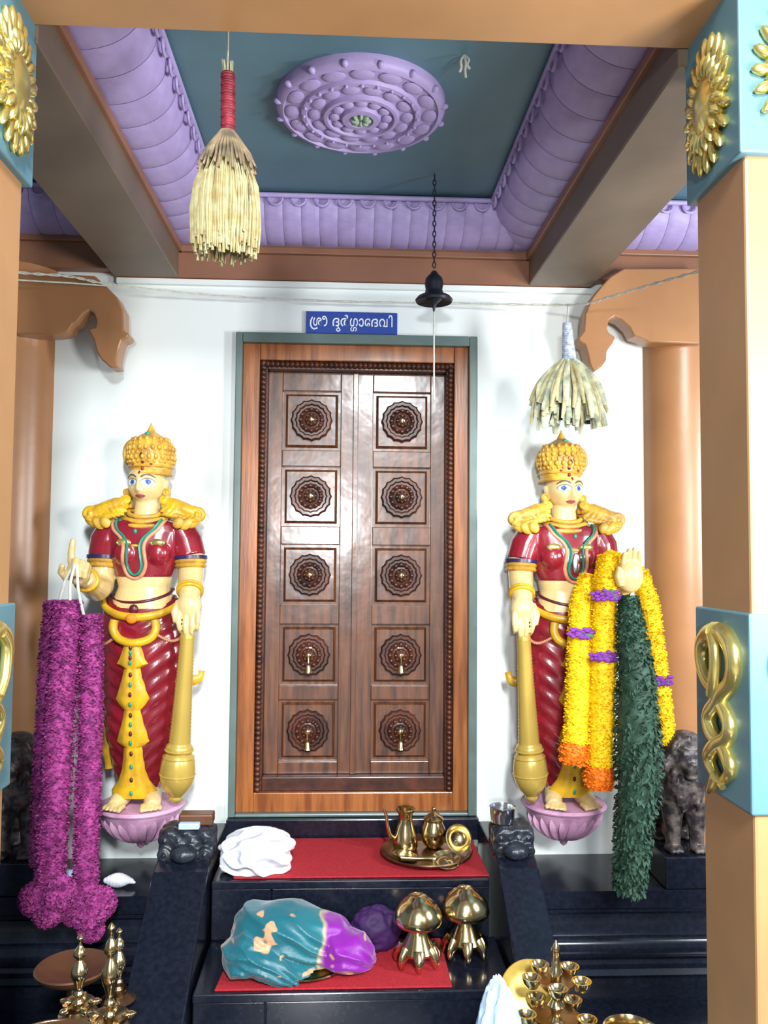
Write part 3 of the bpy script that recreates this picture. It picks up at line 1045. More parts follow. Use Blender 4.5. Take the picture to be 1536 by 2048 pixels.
    # feet
    for sgf, ax in ((-1, 256), (1, 304)):
        body.tube([L(ax, 1560, 2), L(ax, 1598, 4)], [16, 16], 14)
        body.tube([L(ax, 1599, 10), L(ax + sgf * 3, 1596, -16), L(ax + sgf * 9, 1603, -40), L(ax + sgf * 12, 1606, -56)], [15, 18, 17, 12], 14)
        body.ell(L(ax + sgf * 9, 1606, -46), (17, 22, 9), 14, 8)
        for k in range(5):
            kk = k if sgf > 0 else 4 - k
            ln = (22, 21, 18, 15, 11)[kk]
            x0 = ax + sgf * 10 + (k - 2) * 8.0
            r = 5.2 if kk == 0 else 3.9
            body.tube([L(x0 - sgf * 1, 1606, -54), L(x0 + sgf * 2, 1607, -56 - ln * 0.5), L(x0 + sgf * 3, 1610, -56 - ln)], [r, r, r * 0.8], 8)
    body.v = [(p[0], p[1], max(p[2], 0.4)) for p in body.v]
    bo = skin(body, 0.0036, 'body', M['skin'], t, 4)
    bv = bvh_of(bo)

    def cast(o, d):
        """from figure units to a point on the skin (figure units)"""
        oo = FW(o, mirror)
        dd = Vector((d[0] * mirror, d[1], d[2])).normalized()
        r = bv.ray_cast(oo, dd)
        if r[0] is None:
            return None
        return INV(r[0], mirror)

    fd = Vector((hp(0, 1, 0)[0] - hp(0, 0, 0)[0], hp(0, 1, 0)[1] - hp(0, 0, 0)[1], 0)).normalized()

    def facept(x, z, lift=0.0):
        o = Vector(hp(x, -90, z))
        r = cast(o, fd)
        if r is None:
            r = Vector(hp(x, -40, z))
        return r - fd * lift

    def facepatch(outline, name, m, lift, parent=bo):
        n = len(outline)
        cx = sum(p[0] for p in outline) / n
        cz = sum(p[1] for p in outline) / n
        v, f = [], []
        for s_, l_ in ((1.04, -1.5), (1.0, lift * 0.6), (0.66, lift), (0.33, lift)):
            for (x, z) in outline:
                v.append(facept(cx + (x - cx) * s_, cz + (z - cz) * s_, l_))
        v.append(facept(cx, cz, lift))
        for r in range(3):
            for k in range(n):
                f.append((r * n + k, r * n + (k + 1) % n, (r + 1) * n + (k + 1) % n, (r + 1) * n + k))
        for k in range(n):
            f.append((3 * n + k, 3 * n + (k + 1) % n, 4 * n))
        return part(MB().add(v, f), name, m, parent)

    def almond(cx, cz, a, b, n=20, tip=0.7):
        return [(cx + a * cos(2 * pi * k / n), cz + b * sin(2 * pi * k / n) * (1 - 0.25 * abs(cos(2 * pi * k / n)))) for k in range(n)]
    for sg_ in (-1, 1):
        ex_ = 15.5 * sg_
        rim = facepatch(almond(ex_, 0.5, 12.8, 8.2), 'eyelid', M['brow'], 0.5)
        eye = facepatch(almond(ex_, 0, 11.8, 7.0), 'eye', M['eyew'], 1.1)
        facepatch(almond(ex_ + 0.5, 0.2, 6.2, 6.0), 'iris', M['iris'], 1.7, eye)
        facepatch(almond(ex_ + 0.5, 0.2, 2.1, 2.1, 12), 'pupil', M['black'], 2.2, eye)
        pts = [facept(ex_ + dx * sg_, 11.5 + dz, 0.4) for dx, dz in ((-11, -1.5), (-5, 2.5), (2, 3.5), (8, 1.5), (13, -3))]
        part(MB().tube(catmull(pts, 4), [1.2, 1.6, 2, 2, 2, 2, 2, 2, 2, 2, 2, 2, 1.8, 1.6, 1.4, 1.2, 1], 6, flat=0.6), 'eyebrow', M['brow'], bo)
    facepatch([(-11, -27.5), (-6, -24.5), (-2, -23.8), (0, -24.6), (2, -23.8), (6, -24.5), (11, -27.5), (6, -31), (0, -32.4), (-6, -31)], 'lips', M['lips'], 0.8)
    part(MB().tube([facept(-10, -27.7, 1.0), facept(0, -28, 1.4), facept(10, -27.7, 1.0)], 0.6, 6), 'mouth_line', M['maroon'], bo)
    facepatch(almond(0, 20, 2.6, 4.2, 12), 'forehead_mark', M['tilak'], 1.0)

    # ---------------- crown
    cxm, cym = 296 - 282, 4
    prof = [(37, 1615 - 950), (40, 1615 - 946), (41, 1615 - 938), (43, 1615 - 928), (45.5, 1615 - 914), (45.5, 1615 - 902), (43.5, 1615 - 891), (39, 1615 - 881),
            (32, 1615 - 873), (24, 1615 - 867), (15, 1615 - 861), (9, 1615 - 857), (8, 1615 - 854), (4.5, 1615 - 848), (0.6, 1615 - 838)]
    fine = []
    for i in range(len(prof) - 1):
        for k in range(3):
            q = k / 3
            fine.append((prof[i][0] * (1 - q) + prof[i + 1][0] * q, prof[i][1] * (1 - q) + prof[i + 1][1] * q))
    fine.append(prof[-1])
    cr = MB().lathe(fine, 80, Matrix.Translation((cxm, cym, 0)) @ Matrix.Diagonal((1, 0.98, 1, 1)),
                    fn=lambda a, z: 1 + (0.022 * sin(11 * a + (z - 660) * 0.14) * sin((z - 660) * 0.42) if 668 < z < 752 else 0))
    crown = part(cr, 'crown', M['gold'])
    cb = MB()
    for zz, rr in ((1615 - 947, 40.5), (1615 - 932, 43)):
        cb.torus((cxm, cym, zz), rr, 2.4, 48, 6)
    for k in range(26):
        a = 2 * pi * k / 26
        cb.ell((cxm + 44.5 * cos(a), cym + 43.5 * sin(a), 1615 - 922), (3, 3, 4), 6, 5)
        cb.ell((cxm + 46 * cos(a), cym + 45 * sin(a), 1615 - 904), (2.6, 2.6, 5), 6, 5)
    for k in range(20):
        a = 2 * pi * k / 20
        cb.ell((cxm + 41 * cos(a), cym + 40 * sin(a), 1615 - 884), (2.6, 2.6, 4), 6, 5)
    for row, (zz, rr, n_) in enumerate(((1615 - 913, 45.6, 22), (1615 - 894, 44.5, 22), (1615 - 876, 35, 16))):
        for k in range(n_):
            a = 2 * pi * (k + .5 * (row % 2)) / n_
            cb.ell((cxm + rr * cos(a), cym + rr * .98 * sin(a), zz), (4.6, 4.6, 6), 8, 6)
            cb.ell((cxm + (rr + 2.2) * cos(a), cym + (rr + 2.2) * .98 * sin(a), zz - 1), (2.2, 2.2, 2.6), 6, 5)
    part(cb, 'crown_beading', M['gold'], crown)
    for (dx, py, rx, rz, mm) in ((-8, 912, 4, 6, 'black'), (-7, 938, 3.5, 4, 'tilak'), (-6, 925, 3, 3, 'maroon'), (-3, 863, 4.5, 4, 'tealtrim'), (10, 930, 3, 3, 'tilak'), (-26, 930, 3, 3, 'tilak')):
        aa = math.asin(max(-1, min(1, dx / 47)))
        ry = {912: 45.5, 938: 41.5, 925: 44, 863: 19, 930: 43}[py]
        part(MB().ell((cxm + dx, cym - ry * cos(aa), 1615 - py), (rx, 3, rz), 10, 8), 'jewel', M[mm], crown)
    part(MB().torus((263 - 282, 14, 1615 - 902), 25, 4.5, 36, 8, RX90 @ Matrix.Diagonal((0.85, 1.15, 1, 1))), 'crown_ring', M['gold'])
    if not pointing:
        part(MB().torus((322 - 282, 14, 1615 - 904), 22, 4.5, 36, 8, RX90 @ Matrix.Diagonal((0.85, 1.15, 1, 1))), 'crown_ring', M['gold'])
    # earrings running down behind the jaw to the shoulders
    for sg_ in (-1, 1):
        q = MB()
        pts = [hp(sg_ * 40, 4, -10), hp(sg_ * 41, 2, -24), hp(sg_ * 38, 2, -38), hp(sg_ * 36, 0, -52)]
        q.tube(catmull(pts, 4), [5, 6, 7, 7, 6, 7, 8, 8, 7, 8, 9, 8, 7], 10)
        q.torus(hp(sg_ * 41, -2, -18), 6, 3, 14, 6, RX90)
        part(q, 'earring', M['gold'])

    # ---------------- blouse
    bl = MB()
    bl.loft([ring(288, 1040, 40, 33), ring(288, 1050, 76, 38), ring(288, 1065, 82, 41), ring(288, 1090, 73, 45), ring(287, 1120, 66, 46), ring(287, 1145, 60, 42), ring(287, 1158, 57, 40)])
    bl.tube([L(352, 1060, 2), L(366, 1085, 0), L(376, 1118, -5)], [32, 33, 31], 20)
    bl.tube([L(226, 1060, 2), L(213, 1085, 0), L(207, 1118, 0)], [32, 33, 31], 20)
    bl.ell(L(259, 1110, -32), (25, 19, 27), 18, 12)
    bl.ell(L(318, 1110, -32), (25, 19, 27), 18, 12)
    blo = skin(bl, 0.0040, 'blouse', M['red'], t, 5)
    bvb = bvh_of(blo)

    def chest(px, py, lift=1.0):
        oo = FW((px - 282, -300, 1615 - py), mirror)
        hit = [r for r in (bvb.ray_cast(oo, Vector((0, 1, 0))), bv.ray_cast(oo, Vector((0, 1, 0)))) if r[0] is not None]
        y = min((h[0].y for h in hit), default=-30 * U)
        return Vector((px - 282, y / U - lift, 1615 - py))
    for nm, mm, off, r, fl_ in (('chest_ribbon', 'tealtrim', 0, 4.6, 0.55), ('chest_ribbon_border', 'pinktrim', 7.5, 3.6, 0.8)):
        path = [(236 - off, 1043), (241 - off, 1062), (256 - off, 1078), (264 - off, 1096), (263 - off, 1118), (263 - off, 1136), (268 - off * 0.7, 1149 + off * 0.7), (276, 1154 + off), (285 + off * 0.7, 1149 + off * 0.7), (290 + off, 1136), (289 + off, 1118), (287 + off, 1096), (295 + off, 1078), (312 + off, 1062), (324 + off, 1042)]
        pp = [chest(p[0], p[1], 0.8) for p in [tuple(q)[0:2] for q in catmull([(a, b_, 0) for a, b_ in path], 5)]]
        part(MB().tube(pp, r, 8, flat=fl_), nm, M[mm], blo)
    for sx_ in (256, 320):
        q = MB()
        c = chest(sx_, 1089, -1)
        q.ell(c, (15, 4.5, 8), 14, 8)
        q.torus((c[0], c[1] - 2, c[2]), 8, 2, 20, 6, RX90 @ Matrix.Diagonal((1.5, 0.8, 1, 1)))
        part(q, 'brooch', M['giltr'], blo)
    part(MB().ell(chest(277, 1095, 0), (8, 3, 3), 10, 6), 'chest_clasp', M['gold'], blo)
    part(MB().ell(chest(277, 1066, 0), (4, 3, 5), 10, 6), 'pendant', M['tealtrim'], blo)
    if not pointing:
        part(MB().ell(chest(276, 1122, 1.5), (8, 2.6, 22), 16, 10), 'chest_plate', M['steel'], blo)
    # necklace collar
    q = MB()
    for (rx, ry, zc, r) in ((34, 31, 1024, 5), (42, 36, 1034, 6), (49, 40, 1043, 5)):
        pts = []
        for k in range(33):
            a = 2 * pi * k / 32
            pts.append((288 - 282 + rx * cos(a), 2 + ry * sin(a), 1615 - zc - (9 if sin(a) < 0 else 4) * -sin(a) * 1.4 - 0))
        q.tube(pts[:-1], r, 8, closed=True)
    part(q, 'necklace', M['gold'])
    # sleeve hems and arm bands
    for (c, d, r1, r2) in ((L(376, 1119, -5), (0.05, 0, 1), 33, 30), (L(207, 1119, 0), (-0.03, 0, 1), 33, 30)):
        T = Matrix.Translation(c) @ Vector((d[0] * -1, 0.08, 1)).to_track_quat('Z', 'Y').to_matrix().to_4x4()
        part(MB().lathe([(r1 - 3, -3.5), (r1, -3.5), (r1, 3.5), (r1 - 3, 3.5)], 36, T), 'sleeve_hem', M['navy'], blo)
        part(MB().lathe([(r2 - 6, -21), (r2 - 1, -21), (r2 + 1.5, -18), (r2 - 0.5, -13), (r2 + 2, -9), (r2 + 0.5, -4), (r2 - 4, -4)], 36, T), 'arm_band', M['gold'])
    # bracelets
    T = Matrix.Translation(L(383, 1186, -47)) @ Vector((-0.1, 0.72, 0.7)).to_track_quat('Z', 'Y').to_matrix().to_4x4()
    part(MB().torus((0, 0, 0), 22, 4.2, 30, 8, T).torus((0, 0, 0), 23, 3, 30, 8, T @ Matrix.Translation((0, 0, 7))), 'bracelet', M['yellow'])
    T = Matrix.Translation(L(209, 1162, -118)) @ Vector((0, 1, -0.2)).to_track_quat('Z', 'Y').to_matrix().to_4x4()
    part(MB().torus((0, 0, 0), 20, 4, 30, 8, T).torus((0, 0, 0), 20.5, 3, 30, 8, T @ Matrix.Translation((0, 0, 7))), 'bracelet', M['yellow'])
    # floral shoulder pieces
    for sg_ in (-1, 1):
        q = MB()

        def SP(dx, py, y):
            return (288 - 282 + sg_ * dx, y, 1615 - py)
        q.tube(catmull([SP(36, 1006, 0), SP(58, 1014, -6), SP(82, 1022, -10), SP(100, 1030, -10)], 5), [12, 13, 14, 16, 17, 18, 17, 17, 16, 16, 15, 15, 14, 14, 13, 12], 12)
        q.torus(SP(103, 1030, -16), 11, 6, 20, 8, RX90)
        q.ell(SP(103, 1030, -20), (6, 6, 6), 8, 6)
        rs = random.Random(31)
        for k in range(7):      # upper row of scrolls
            px_ = 38 + k * 9.5
            pz_ = 1000 + k * 3.6 + (5 if k % 2 else 0)
            q.torus(SP(px_, pz_, -10), 7.5, 4.2, 14, 7, RX90 @ Matrix.Rotation(rs.uniform(-.5, .5), 4, 'X'))
            q.ell(SP(px_, pz_, -12), (4, 5, 4), 8, 6)
        for k in range(8):      # lower row of petals pointing outward
            px_ = 40 + k * 8.5
            q.ell(SP(px_, 1020 + k * 3.0, -20 - 3 * sin(k)), (5, 6, 11), 8, 6, Matrix.Rotation(sg_ * (0.9 - .05 * k), 4, 'Y'))
            q.ell(SP(px_ + 3, 1030 + k * 2.0, -26), (4, 5, 9), 8, 6, Matrix.Rotation(sg_ * 1.2, 4, 'Y'))
        so = skin(q, 0.0036, 'shoulder_ornament', M['yellow'] if pointing else M['gold'], t, 2)
        q = MB()
        for k, (dx, py) in enumerate(((98, 1046), (84, 1050), (70, 1048))):
            q.ell(SP(dx, py, -24 - k * 6), (10, 5, 17 - k * 2), 10, 7, Matrix.Rotation(sg_ * (0.9 - 0.2 * k), 4, 'Y'))
        part(q, 'shoulder_leaf', M['gold'], so)

    # ---------------- lower garment with diagonal folds
    keys = [(1196, 283, 64, 44), (1225, 283, 77, 50), (1260, 284, 83, 53), (1320, 285, 83, 53), (1400, 285, 77, 50), (1470, 283, 69, 45), (1530, 281, 55, 39), (1572, 280, 42, 34), (1592, 280, 38, 32)]
    rings = []
    nr, nth = 110, 96
    for j in range(nr + 1):
        py = 1196 + (1592 - 1196) * j / nr
        px, hw, hd = lerpn(keys, py)
        tt = j / nr
        out = []
        for k in range(nth):
            a = 2 * pi * k / nth
            c, s_ = cos(a), sin(a)
            fr = max(0, -s_)
            env = min(1, tt * 5) * min(1, (1 - tt) * 6 + 0.2)
            fold = 1.25 * sin(py * 0.19 + abs(c) * 10.0 * (1 if c < 0 else 1.2)) * env
            leg = 1 + 0.05 * fr * (abs(c) - 0.35) * env
            dz = -26 * fr * max(0, 1 - tt * 6)
            out.append((px - 282 + (hw * leg + fold) * c, (hd * leg + fold) * s_, 1615 - py + dz))
        rings.append(out)
    dh = MB().loft(rings)
    dho = part(dh, 'lower_garment', M['red'])

    def hip(a, py, lift=1):
        """point on the garment, a = angle from the front (figure units)"""
        px, hw, hd = lerpn(keys, py)
        return Vector((px - 282 + (hw + lift) * sin(a), -(hd + lift) * cos(a), 1615 - py))
    # waist cord, belt, loop
    part(MB().tube([(285 - 282 + 57 * sin(a), -43 * cos(a), 1615 - 1190 - 18 * max(0, cos(a)) + 6 * sin(a)) for a in [2 * pi * k / 40 for k in range(40)]], 3, 8, closed=True), 'waist_cord', M['maroon'])
    q = MB().ell(L(277, 1222, -48), (9, 6, 10), 12, 8)
    part(q.ell(L(277, 1236, -50), (4, 4, 7), 8, 6), 'buckle', M['maroon'])
    belt = []
    for k in range(25):
        a = -1.75 + 3.5 * k / 24
        belt.append((283 - 282 + 76 * sin(a), -53 * cos(a), 1615 - 1238 + 40 * (1 - cos(min(1.5, abs(a)))) * 0.95))
    part(MB().tube(belt, [5 + 4.5 * cos((k - 12) / 12 * 1.4) for k in range(25)], 10, flat=0.8), 'hip_belt', M['yellow'])
    part(MB().ell(L(276, 1240, -60), (11, 7, 10), 12, 8), 'belt_rosette', M['orafl'])
    pts = [hip(-0.52, 1243, 4), hip(-0.53, 1262, 5), hip(-0.38, 1280, 6), hip(-0.06, 1288, 7), hip(0.28, 1280, 6), hip(0.42, 1262, 5), hip(0.42, 1243, 4)]
    part(MB().tube(catmull(pts, 5), 8.5, 10), 'belt_loop', M['yellow'])
    # beaded strings over the thighs
    for a0, a1, p0, p1, dip in ((-0.45, -1.35, 1275, 1288, 12), (0.45, 1.3, 1272, 1268, 16)):
        q = MB()
        for k in range(19):
            s_ = k / 18
            q.ell(hip(a0 + (a1 - a0) * s_, p0 + (p1 - p0) * s_ + dip * sin(pi * s_), 3), (3.3, 3.3, 3.3), 8, 6)
        part(q, 'bead_string', M['pinktrim'], dho)
    # tiers of the front sash
    tiers = [((1285, 15), (1300, 18), (1318, 24), (1330, 30), (1338, 17)), ((1338, 15), (1360, 20), (1380, 26), (1399, 32), (1412, 24), (1420, 17)),
             ((1418, 15), (1440, 19), (1465, 26), (1484, 31), (1492, 22), (1496, 15)), ((1494, 17), (1515, 19), (1540, 22), (1562, 29), (1582, 43), (1592, 42), (1596, 38))]
    for tr in tiers:
        rr = []
        for (py, hw) in tr:
            px, w_, hd = lerpn(keys, py)
            wav = []
            for k in range(28):
                a = 2 * pi * k / 28
                wav.append((276 - 282 + hw * cos(a), -(hd * (1.0 - 0.05) + 2) + (6 + hw * 0.22 + 1.6 * cos(6 * a)) * sin(a) + (cos(a) ** 2) * hw * 0.12, 1615 - py))
            rr.append(wav)
        tier = part(MB().loft(rr), 'sash_tier', M['yellow'])
        pa, pb = tr[0][0] + 12, tr[-1][0] - 12
        for k in range(4):
            py = pa + (pb - pa) * k / 3
            px, w_, hd = lerpn(keys, py)
            hwk = lerpn(list(tr), py)[0]
            part(MB().ell((275 - 282, -(hd * 0.95 + 2) - (6 + hwk * 0.22) - 0.5, 1615 - py), (3.2, 2.5, 5), 8, 6), 'sash_stud', M['tealtrim' if k % 2 else 'maroon'], tier)
    # side ribbons
    for pts in ([L(204, 1290, 14), L(200, 1330, 6), L(207, 1362, 4), L(203, 1395, 10), L(202, 1440, 8), L(208, 1490, 2), L(217, 1530, 0), L(219, 1548, 2)],
                [L(372, 1290, 14), L(366, 1325, 8), L(361, 1355, 6), L(372, 1372, 6), L(392, 1366, 10), L(396, 1352, 12)]):
        cc = catmull(pts, 5)
        n = len(cc)
        part(MB().tube(cc, [6 + 4.5 * sin(pi * k / n * 2.3) ** 2 for k in range(n)], 10, flat=0.5), 'side_ribbon', M['yellow'])

    # ---------------- mace
    a, b_ = Vector(L(384, 1248, -66)), Vector(L(356, 1606, -42))
    ax = (b_ - a)
    ln = ax.length
    T = Matrix.Translation(a) @ ax.to_track_quat('Z', 'Y').to_matrix().to_4x4()
    prof = [(9, -8), (11, 0), (13, 20), (14, 28)]
    nn = 60
    for k in range(nn + 1):
        s_ = k / nn
        prof.append((13.5 + 7.0 * s_ ** 1.3 + 0.7 * sin(k * pi * 0.97), 28 + s_ * 212))
    prof += [(24, 243), (26, 248), (25, 254), (22, 257), (27, 262), (31, 274), (33, 290), (33, 304), (30, 318), (24, 330), (16, 340), (12, 345), (13, 349), (10, 354), (3, ln)]
    mc = MB().lathe(prof, 40, T)
    mo = part(mc, 'mace', M['mace'])
    q = MB()
    for zz, rr, rt in ((300, 33, 1.6), (252, 25.5, 2.5), (266, 29, 1.4)):
        q.torus((0, 0, 0), rr, rt, 40, 6, T @ Matrix.Translation((0, 0, zz)))
    part(q, 'mace_bands', M['mace'], mo)
    return t


guardian((-0.7504, -0.13, 0.5534), 1, 'guardian statue left of the door, finger raised, magenta garland hanging from it', True)
guardian((0.8456, -0.13, 0.549), -1, 'guardian statue right of the door, open palm raised behind yellow garlands', False)

# ================================================================== GARLANDS
def fluffy(path, rads, count, size, jitter=0.25, seed=1, droop=0.3):
    """petals standing off a curved core: returns MB"""
    rnd = random.Random(seed)
    pts = [Vector(p) for p in path]
    n = len(pts) - 1
    mb = MB()
    v, f = [], []
    for _ in range(count):
        s_ = rnd.random() * n
        i = min(int(s_), n - 1)
        q = s_ - i
        c = pts[i].lerp(pts[i + 1], q)
        r = rads[i] * (1 - q) + rads[i + 1] * q
        T = (pts[i + 1] - pts[i]).normalized()
        a = Vector((1, 0.3, 0)).cross(T)
        a.normalize()
        b = T.cross(a)
        t = rnd.random() * 2 * pi
        d = a * cos(t) + b * sin(t)
        side = T.cross(d)
        rr = r * (1 - jitter * rnd.random() ** 2)
        base = c + d * (rr - size * 0.6)
        tip = c + d * (rr + size * rnd.uniform(0.1, 0.55)) + T * (droop * size * rnd.uniform(-0.6, 1.6)) + side * (size * rnd.uniform(-0.5, 0.5))
        w = size * rnd.uniform(0.28, 0.5)
        m = base.lerp(tip, 0.6) + d * size * 0.12
        ax = (side * cos(rnd.random() * 0.9) + T * rnd.uniform(-0.8, 0.8)).normalized() * w
        k = len(v)
        v += [base, m + ax, tip, m - ax]
        f += [(k, k + 1, k + 2), (k, k + 2, k + 3)]
    mb.add(v, f)
    return mb


def strand(name, path, rads, m, parent, dens, size, seed, droop=0.3, mcore=None, jitter=0.25):
    pp = catmull(path, 8)
    n = len(pp)
    rr = []
    for i in range(n):
        t = i / (n - 1) * (len(rads) - 1)
        k = min(int(t), len(rads) - 2)
        rr.append(rads[k] + (rads[k + 1] - rads[k]) * (t - k))
    L_ = sum((pp[i + 1] - pp[i]).length for i in range(n - 1))
    mb = fluffy(pp, rr, int(dens * L_ * sum(rr) / n), size, jitter, seed, droop)
    mb.tube(pp, [r * 0.86 for r in rr], 12)
    return stuff(mb.build(name, m, parent, True, angle=radians(30)))


def puff(name, c, r, m, parent, count, size, seed):
    rnd = random.Random(seed)
    mb = MB()
    mb.ell(c, (r[0] * 0.86, r[1] * 0.86, r[2] * 0.86), 14, 10)
    v, f = [], []
    for _ in range(count):
        d = Vector((rnd.gauss(0, 1), rnd.gauss(0, 1), rnd.gauss(0, 1))).normalized()
        p = Vector(c) + Vector((d.x * r[0], d.y * r[1], d.z * r[2]))
        s_ = d.orthogonal().normalized()
        s_ = (s_ * cos(rnd.random() * 6.28) + d.cross(s_) * sin(rnd.random() * 6.28)).normalized()
        k = len(v)
        tip = p + d * size * rnd.uniform(0, 0.5) + s_ * size * 0.5
        sd = d.cross(s_) * size * 0.4
        v += [p - d * size * 0.5 - s_ * size * 0.3, p + sd, tip, p - sd]
        f += [(k, k + 1, k + 2), (k, k + 2, k + 3)]
    mb.add(v, f)
    return stuff(mb.build(name, m, parent, True, angle=radians(30)))


# magenta garland on the pointing hand of the left figure
g1 = thing('flower_garland', 'magenta fluffy flower garland in long strands hanging from left statue hand', 'garland', (-0.9176, -0.43, 1.3396))
strand('petal_strand', [(-0.9345, -0.46, 1.3412), (-0.9365, -0.46, 1.1738), (-0.9474, -0.46, 0.9745), (-0.9541, -0.46, 0.7438), (-0.9633, -0.46, 0.5478), (-0.9642, -0.46, 0.4098)], [.050, .051, .052, .053, .052, .050], M['pinkfl'], g1, 150000, .012, 1)
strand('petal_strand', [(-0.8596, -0.44, 1.2931), (-0.8551, -0.44, 1.1214), (-0.8532, -0.44, 0.9206), (-0.8542, -0.44, 0.7049), (-0.8556, -0.44, 0.5073), (-0.8517, -0.44, 0.3601)], [.038, .040, .042, .043, .043, .040], M['pinkfl'], g1, 150000, .012, 2)
strand('petal_strand', [(-1.0015, -0.4, 1.3341), (-1.0144, -0.39, 1.1315), (-1.0184, -0.39, 0.8601), (-1.0226, -0.39, 0.6583), (-1.0161, -0.4, 0.445)], [.030, .034, .034, .036, .036], M['pinkfl'], g1, 150000, .012, 3)
for i, (px, py, d, r) in enumerate(((72, 1798, 2.83, .054), (118, 1786, 2.82, .056), (96, 1822, 2.83, .050), (150, 1822, 2.85, .046), (178, 1826, 2.82, .056), (200, 1806, 2.84, .052), (182, 1858, 2.83, .040))):
    c = [(-1.0046, -0.47, 0.3609), (-0.9274, -0.48, 0.3834), (-0.9647, -0.47, 0.3219), (-0.8834, -0.45, 0.3125), (-0.8286, -0.48, 0.318), (-0.7994, -0.46, 0.3416), (-0.8237, -0.47, 0.2622)][i]
    puff('tassel_tuft', c, (r, r * .8, r), M['pinkfl'], g1, 1900, .014, 40 + i)
th = MB()
for a, b in (((-0.9112, -0.46, 1.4625), (-0.921, -0.47, 1.3317)), ((-0.9046, -0.46, 1.4625), (-0.8767, -0.46, 1.2878)), ((-0.9162, -0.455, 1.4624), (-0.9675, -0.44, 1.3298))):
    th.tube(catmull([a, ((a[0] + b[0]) / 2 - .004, (a[1] + b[1]) / 2 - .01, (a[2] + b[2]) / 2), b], 5), .0052, 7)
th.build('hanging_thread', M['rope'], g1)

# yellow garlands on the raised arm of the right figure
g2 = thing('flower_garland', 'bright yellow marigold garland with violet orchids and orange ends on right statue arm', 'garland', (0.931, -0.35, 1.4892))
strand('petal_strand', [(0.8902, -0.32, 1.4341), (0.858, -0.34, 1.3262), (0.8471, -0.35, 1.1657), (0.8379, -0.36, 0.9896), (0.8254, -0.37, 0.8422)], [.030, .044, .047, .048, .046], M['yelfl'], g2, 150000, .0115, 11)
strand('petal_strand', [(0.9448, -0.37, 1.5038), (0.9338, -0.38, 1.418), (0.9256, -0.38, 1.2756), (0.9209, -0.38, 1.0987), (0.9145, -0.38, 0.9229), (0.9063, -0.38, 0.7657)], [.034, .044, .048, .050, .050, .046], M['yelfl'], g2, 150000, .0115, 12)
strand('petal_strand', [(1.0901, -0.28, 1.4493), (1.1229, -0.28, 1.3239), (1.1439, -0.28, 1.1585), (1.1684, -0.28, 0.9756), (1.1837, -0.28, 0.8211)], [.032, .042, .042, .040, .036], M['yelfl'], g2, 150000, .0115, 13)
strand('petal_strand', [(0.9512, -0.35, 1.4966), (1.0121, -0.3, 1.4896), (1.0602, -0.28, 1.4713), (1.0938, -0.28, 1.4345)], [.030, .024, .024, .030], M['yelfl'], g2, 150000, .0115, 14)
strand('orange_end', [(0.8254, -0.37, 0.8422), (0.8199, -0.37, 0.8055), (0.8161, -0.37, 0.7705)], [.048, .056, .046], M['orafl'], g2, 160000, .013, 15)
strand('orange_end', [(0.9063, -0.38, 0.7657), (0.9043, -0.38, 0.7274), (0.9023, -0.38, 0.6857)], [.048, .056, .046], M['orafl'], g2, 160000, .013, 16)
for i, (c, r) in enumerate((((0.8387, -0.38, 1.2292), .046), ((0.9169, -0.415, 1.3661), .050), ((0.9066, -0.415, 1.1523), .044), ((1.1501, -0.31, 1.0531), .042))):
    rnd = random.Random(60 + i)
    for k in range(6):
        a = -0.9 + 1.8 * k / 5
        o = MB()
        for j in range(5):
            t = 2 * pi * j / 5 + rnd.random()
            o.ell(Vector(c) + Vector((r * 1.0 * sin(a) + .010 * cos(t), -r * 0.5 * cos(a) - .004, rnd.uniform(-.008, .008) + .010 * sin(t))), (.010, .005, .007), 7, 5)
        o.build('orchid', M['purfl'], g2)
    o = MB()
    for k in range(4):
        o.ell(Vector(c) + Vector((rnd.uniform(-.03, .03), -r * 0.55, rnd.uniform(-.012, .016))), (.012, .004, .008), 7, 5)
    o.build('leaf_sprig', M['leaf'], g2)

g3 = thing('leaf_garland', 'thick dark green leaf garland hanging below the right statue palm', 'garland', (1.0119, -0.43, 1.3498))
strand('leaf_strand', [(0.9959, -0.43, 1.3638), (1.0057, -0.43, 1.2449), (1.0185, -0.44, 1.0725), (1.0222, -0.44, 0.883), (1.0245, -0.44, 0.729), (1.0074, -0.44, 0.5759), (0.9958, -0.44, 0.4406), (0.9881, -0.44, 0.3598)],
       [.030, .052, .068, .082, .082, .066, .060, .052], M['tulsi'], g3, 85000, .018, 21, droop=1.0, jitter=0.42)

# ================================================================== HANGING WHISKS, CORD, LAMP
b1 = thing('hanging_broom', 'straw grain whisk with red bound handle hanging from the ceiling cove', 'broom', (-0.2785, -1.44, 2.4837))
top = (-0.2823, -1.44, 2.7017)
MB().tube([(top[0], top[1], 2.765), (-0.2811, -1.44, 2.6315)], .0022, 6).build('hanging_cord', M['rope'], b1)
hd = MB()
hp0, hp1 = Vector((-0.2805, -1.44, 2.6018)), Vector((-0.2782, -1.44, 2.4695))
for k in range(22):
    c = hp0.lerp(hp1, k / 21)
    hd.torus(c, .0125 + .001 * sin(k * 2.1), .0042, 16, 6)
hd.tube([hp0, hp1], .013, 12)
hd.build('bound_handle', M['redw'], b1)
tp = MB()
for k in range(9):
    a = 2 * pi * k / 9
    tp.tube([Vector((-0.2805, -1.44, 2.5995)) + Vector((.008 * cos(a), .008 * sin(a), -.01)), Vector((-0.2824, -1.44, 2.6398)) + Vector((.012 * cos(a), .012 * sin(a), random.uniform(-.01, .008)))], .0022, 5)
tp.build('straw_ends', M['strawg'], b1)
rnd = random.Random(5)


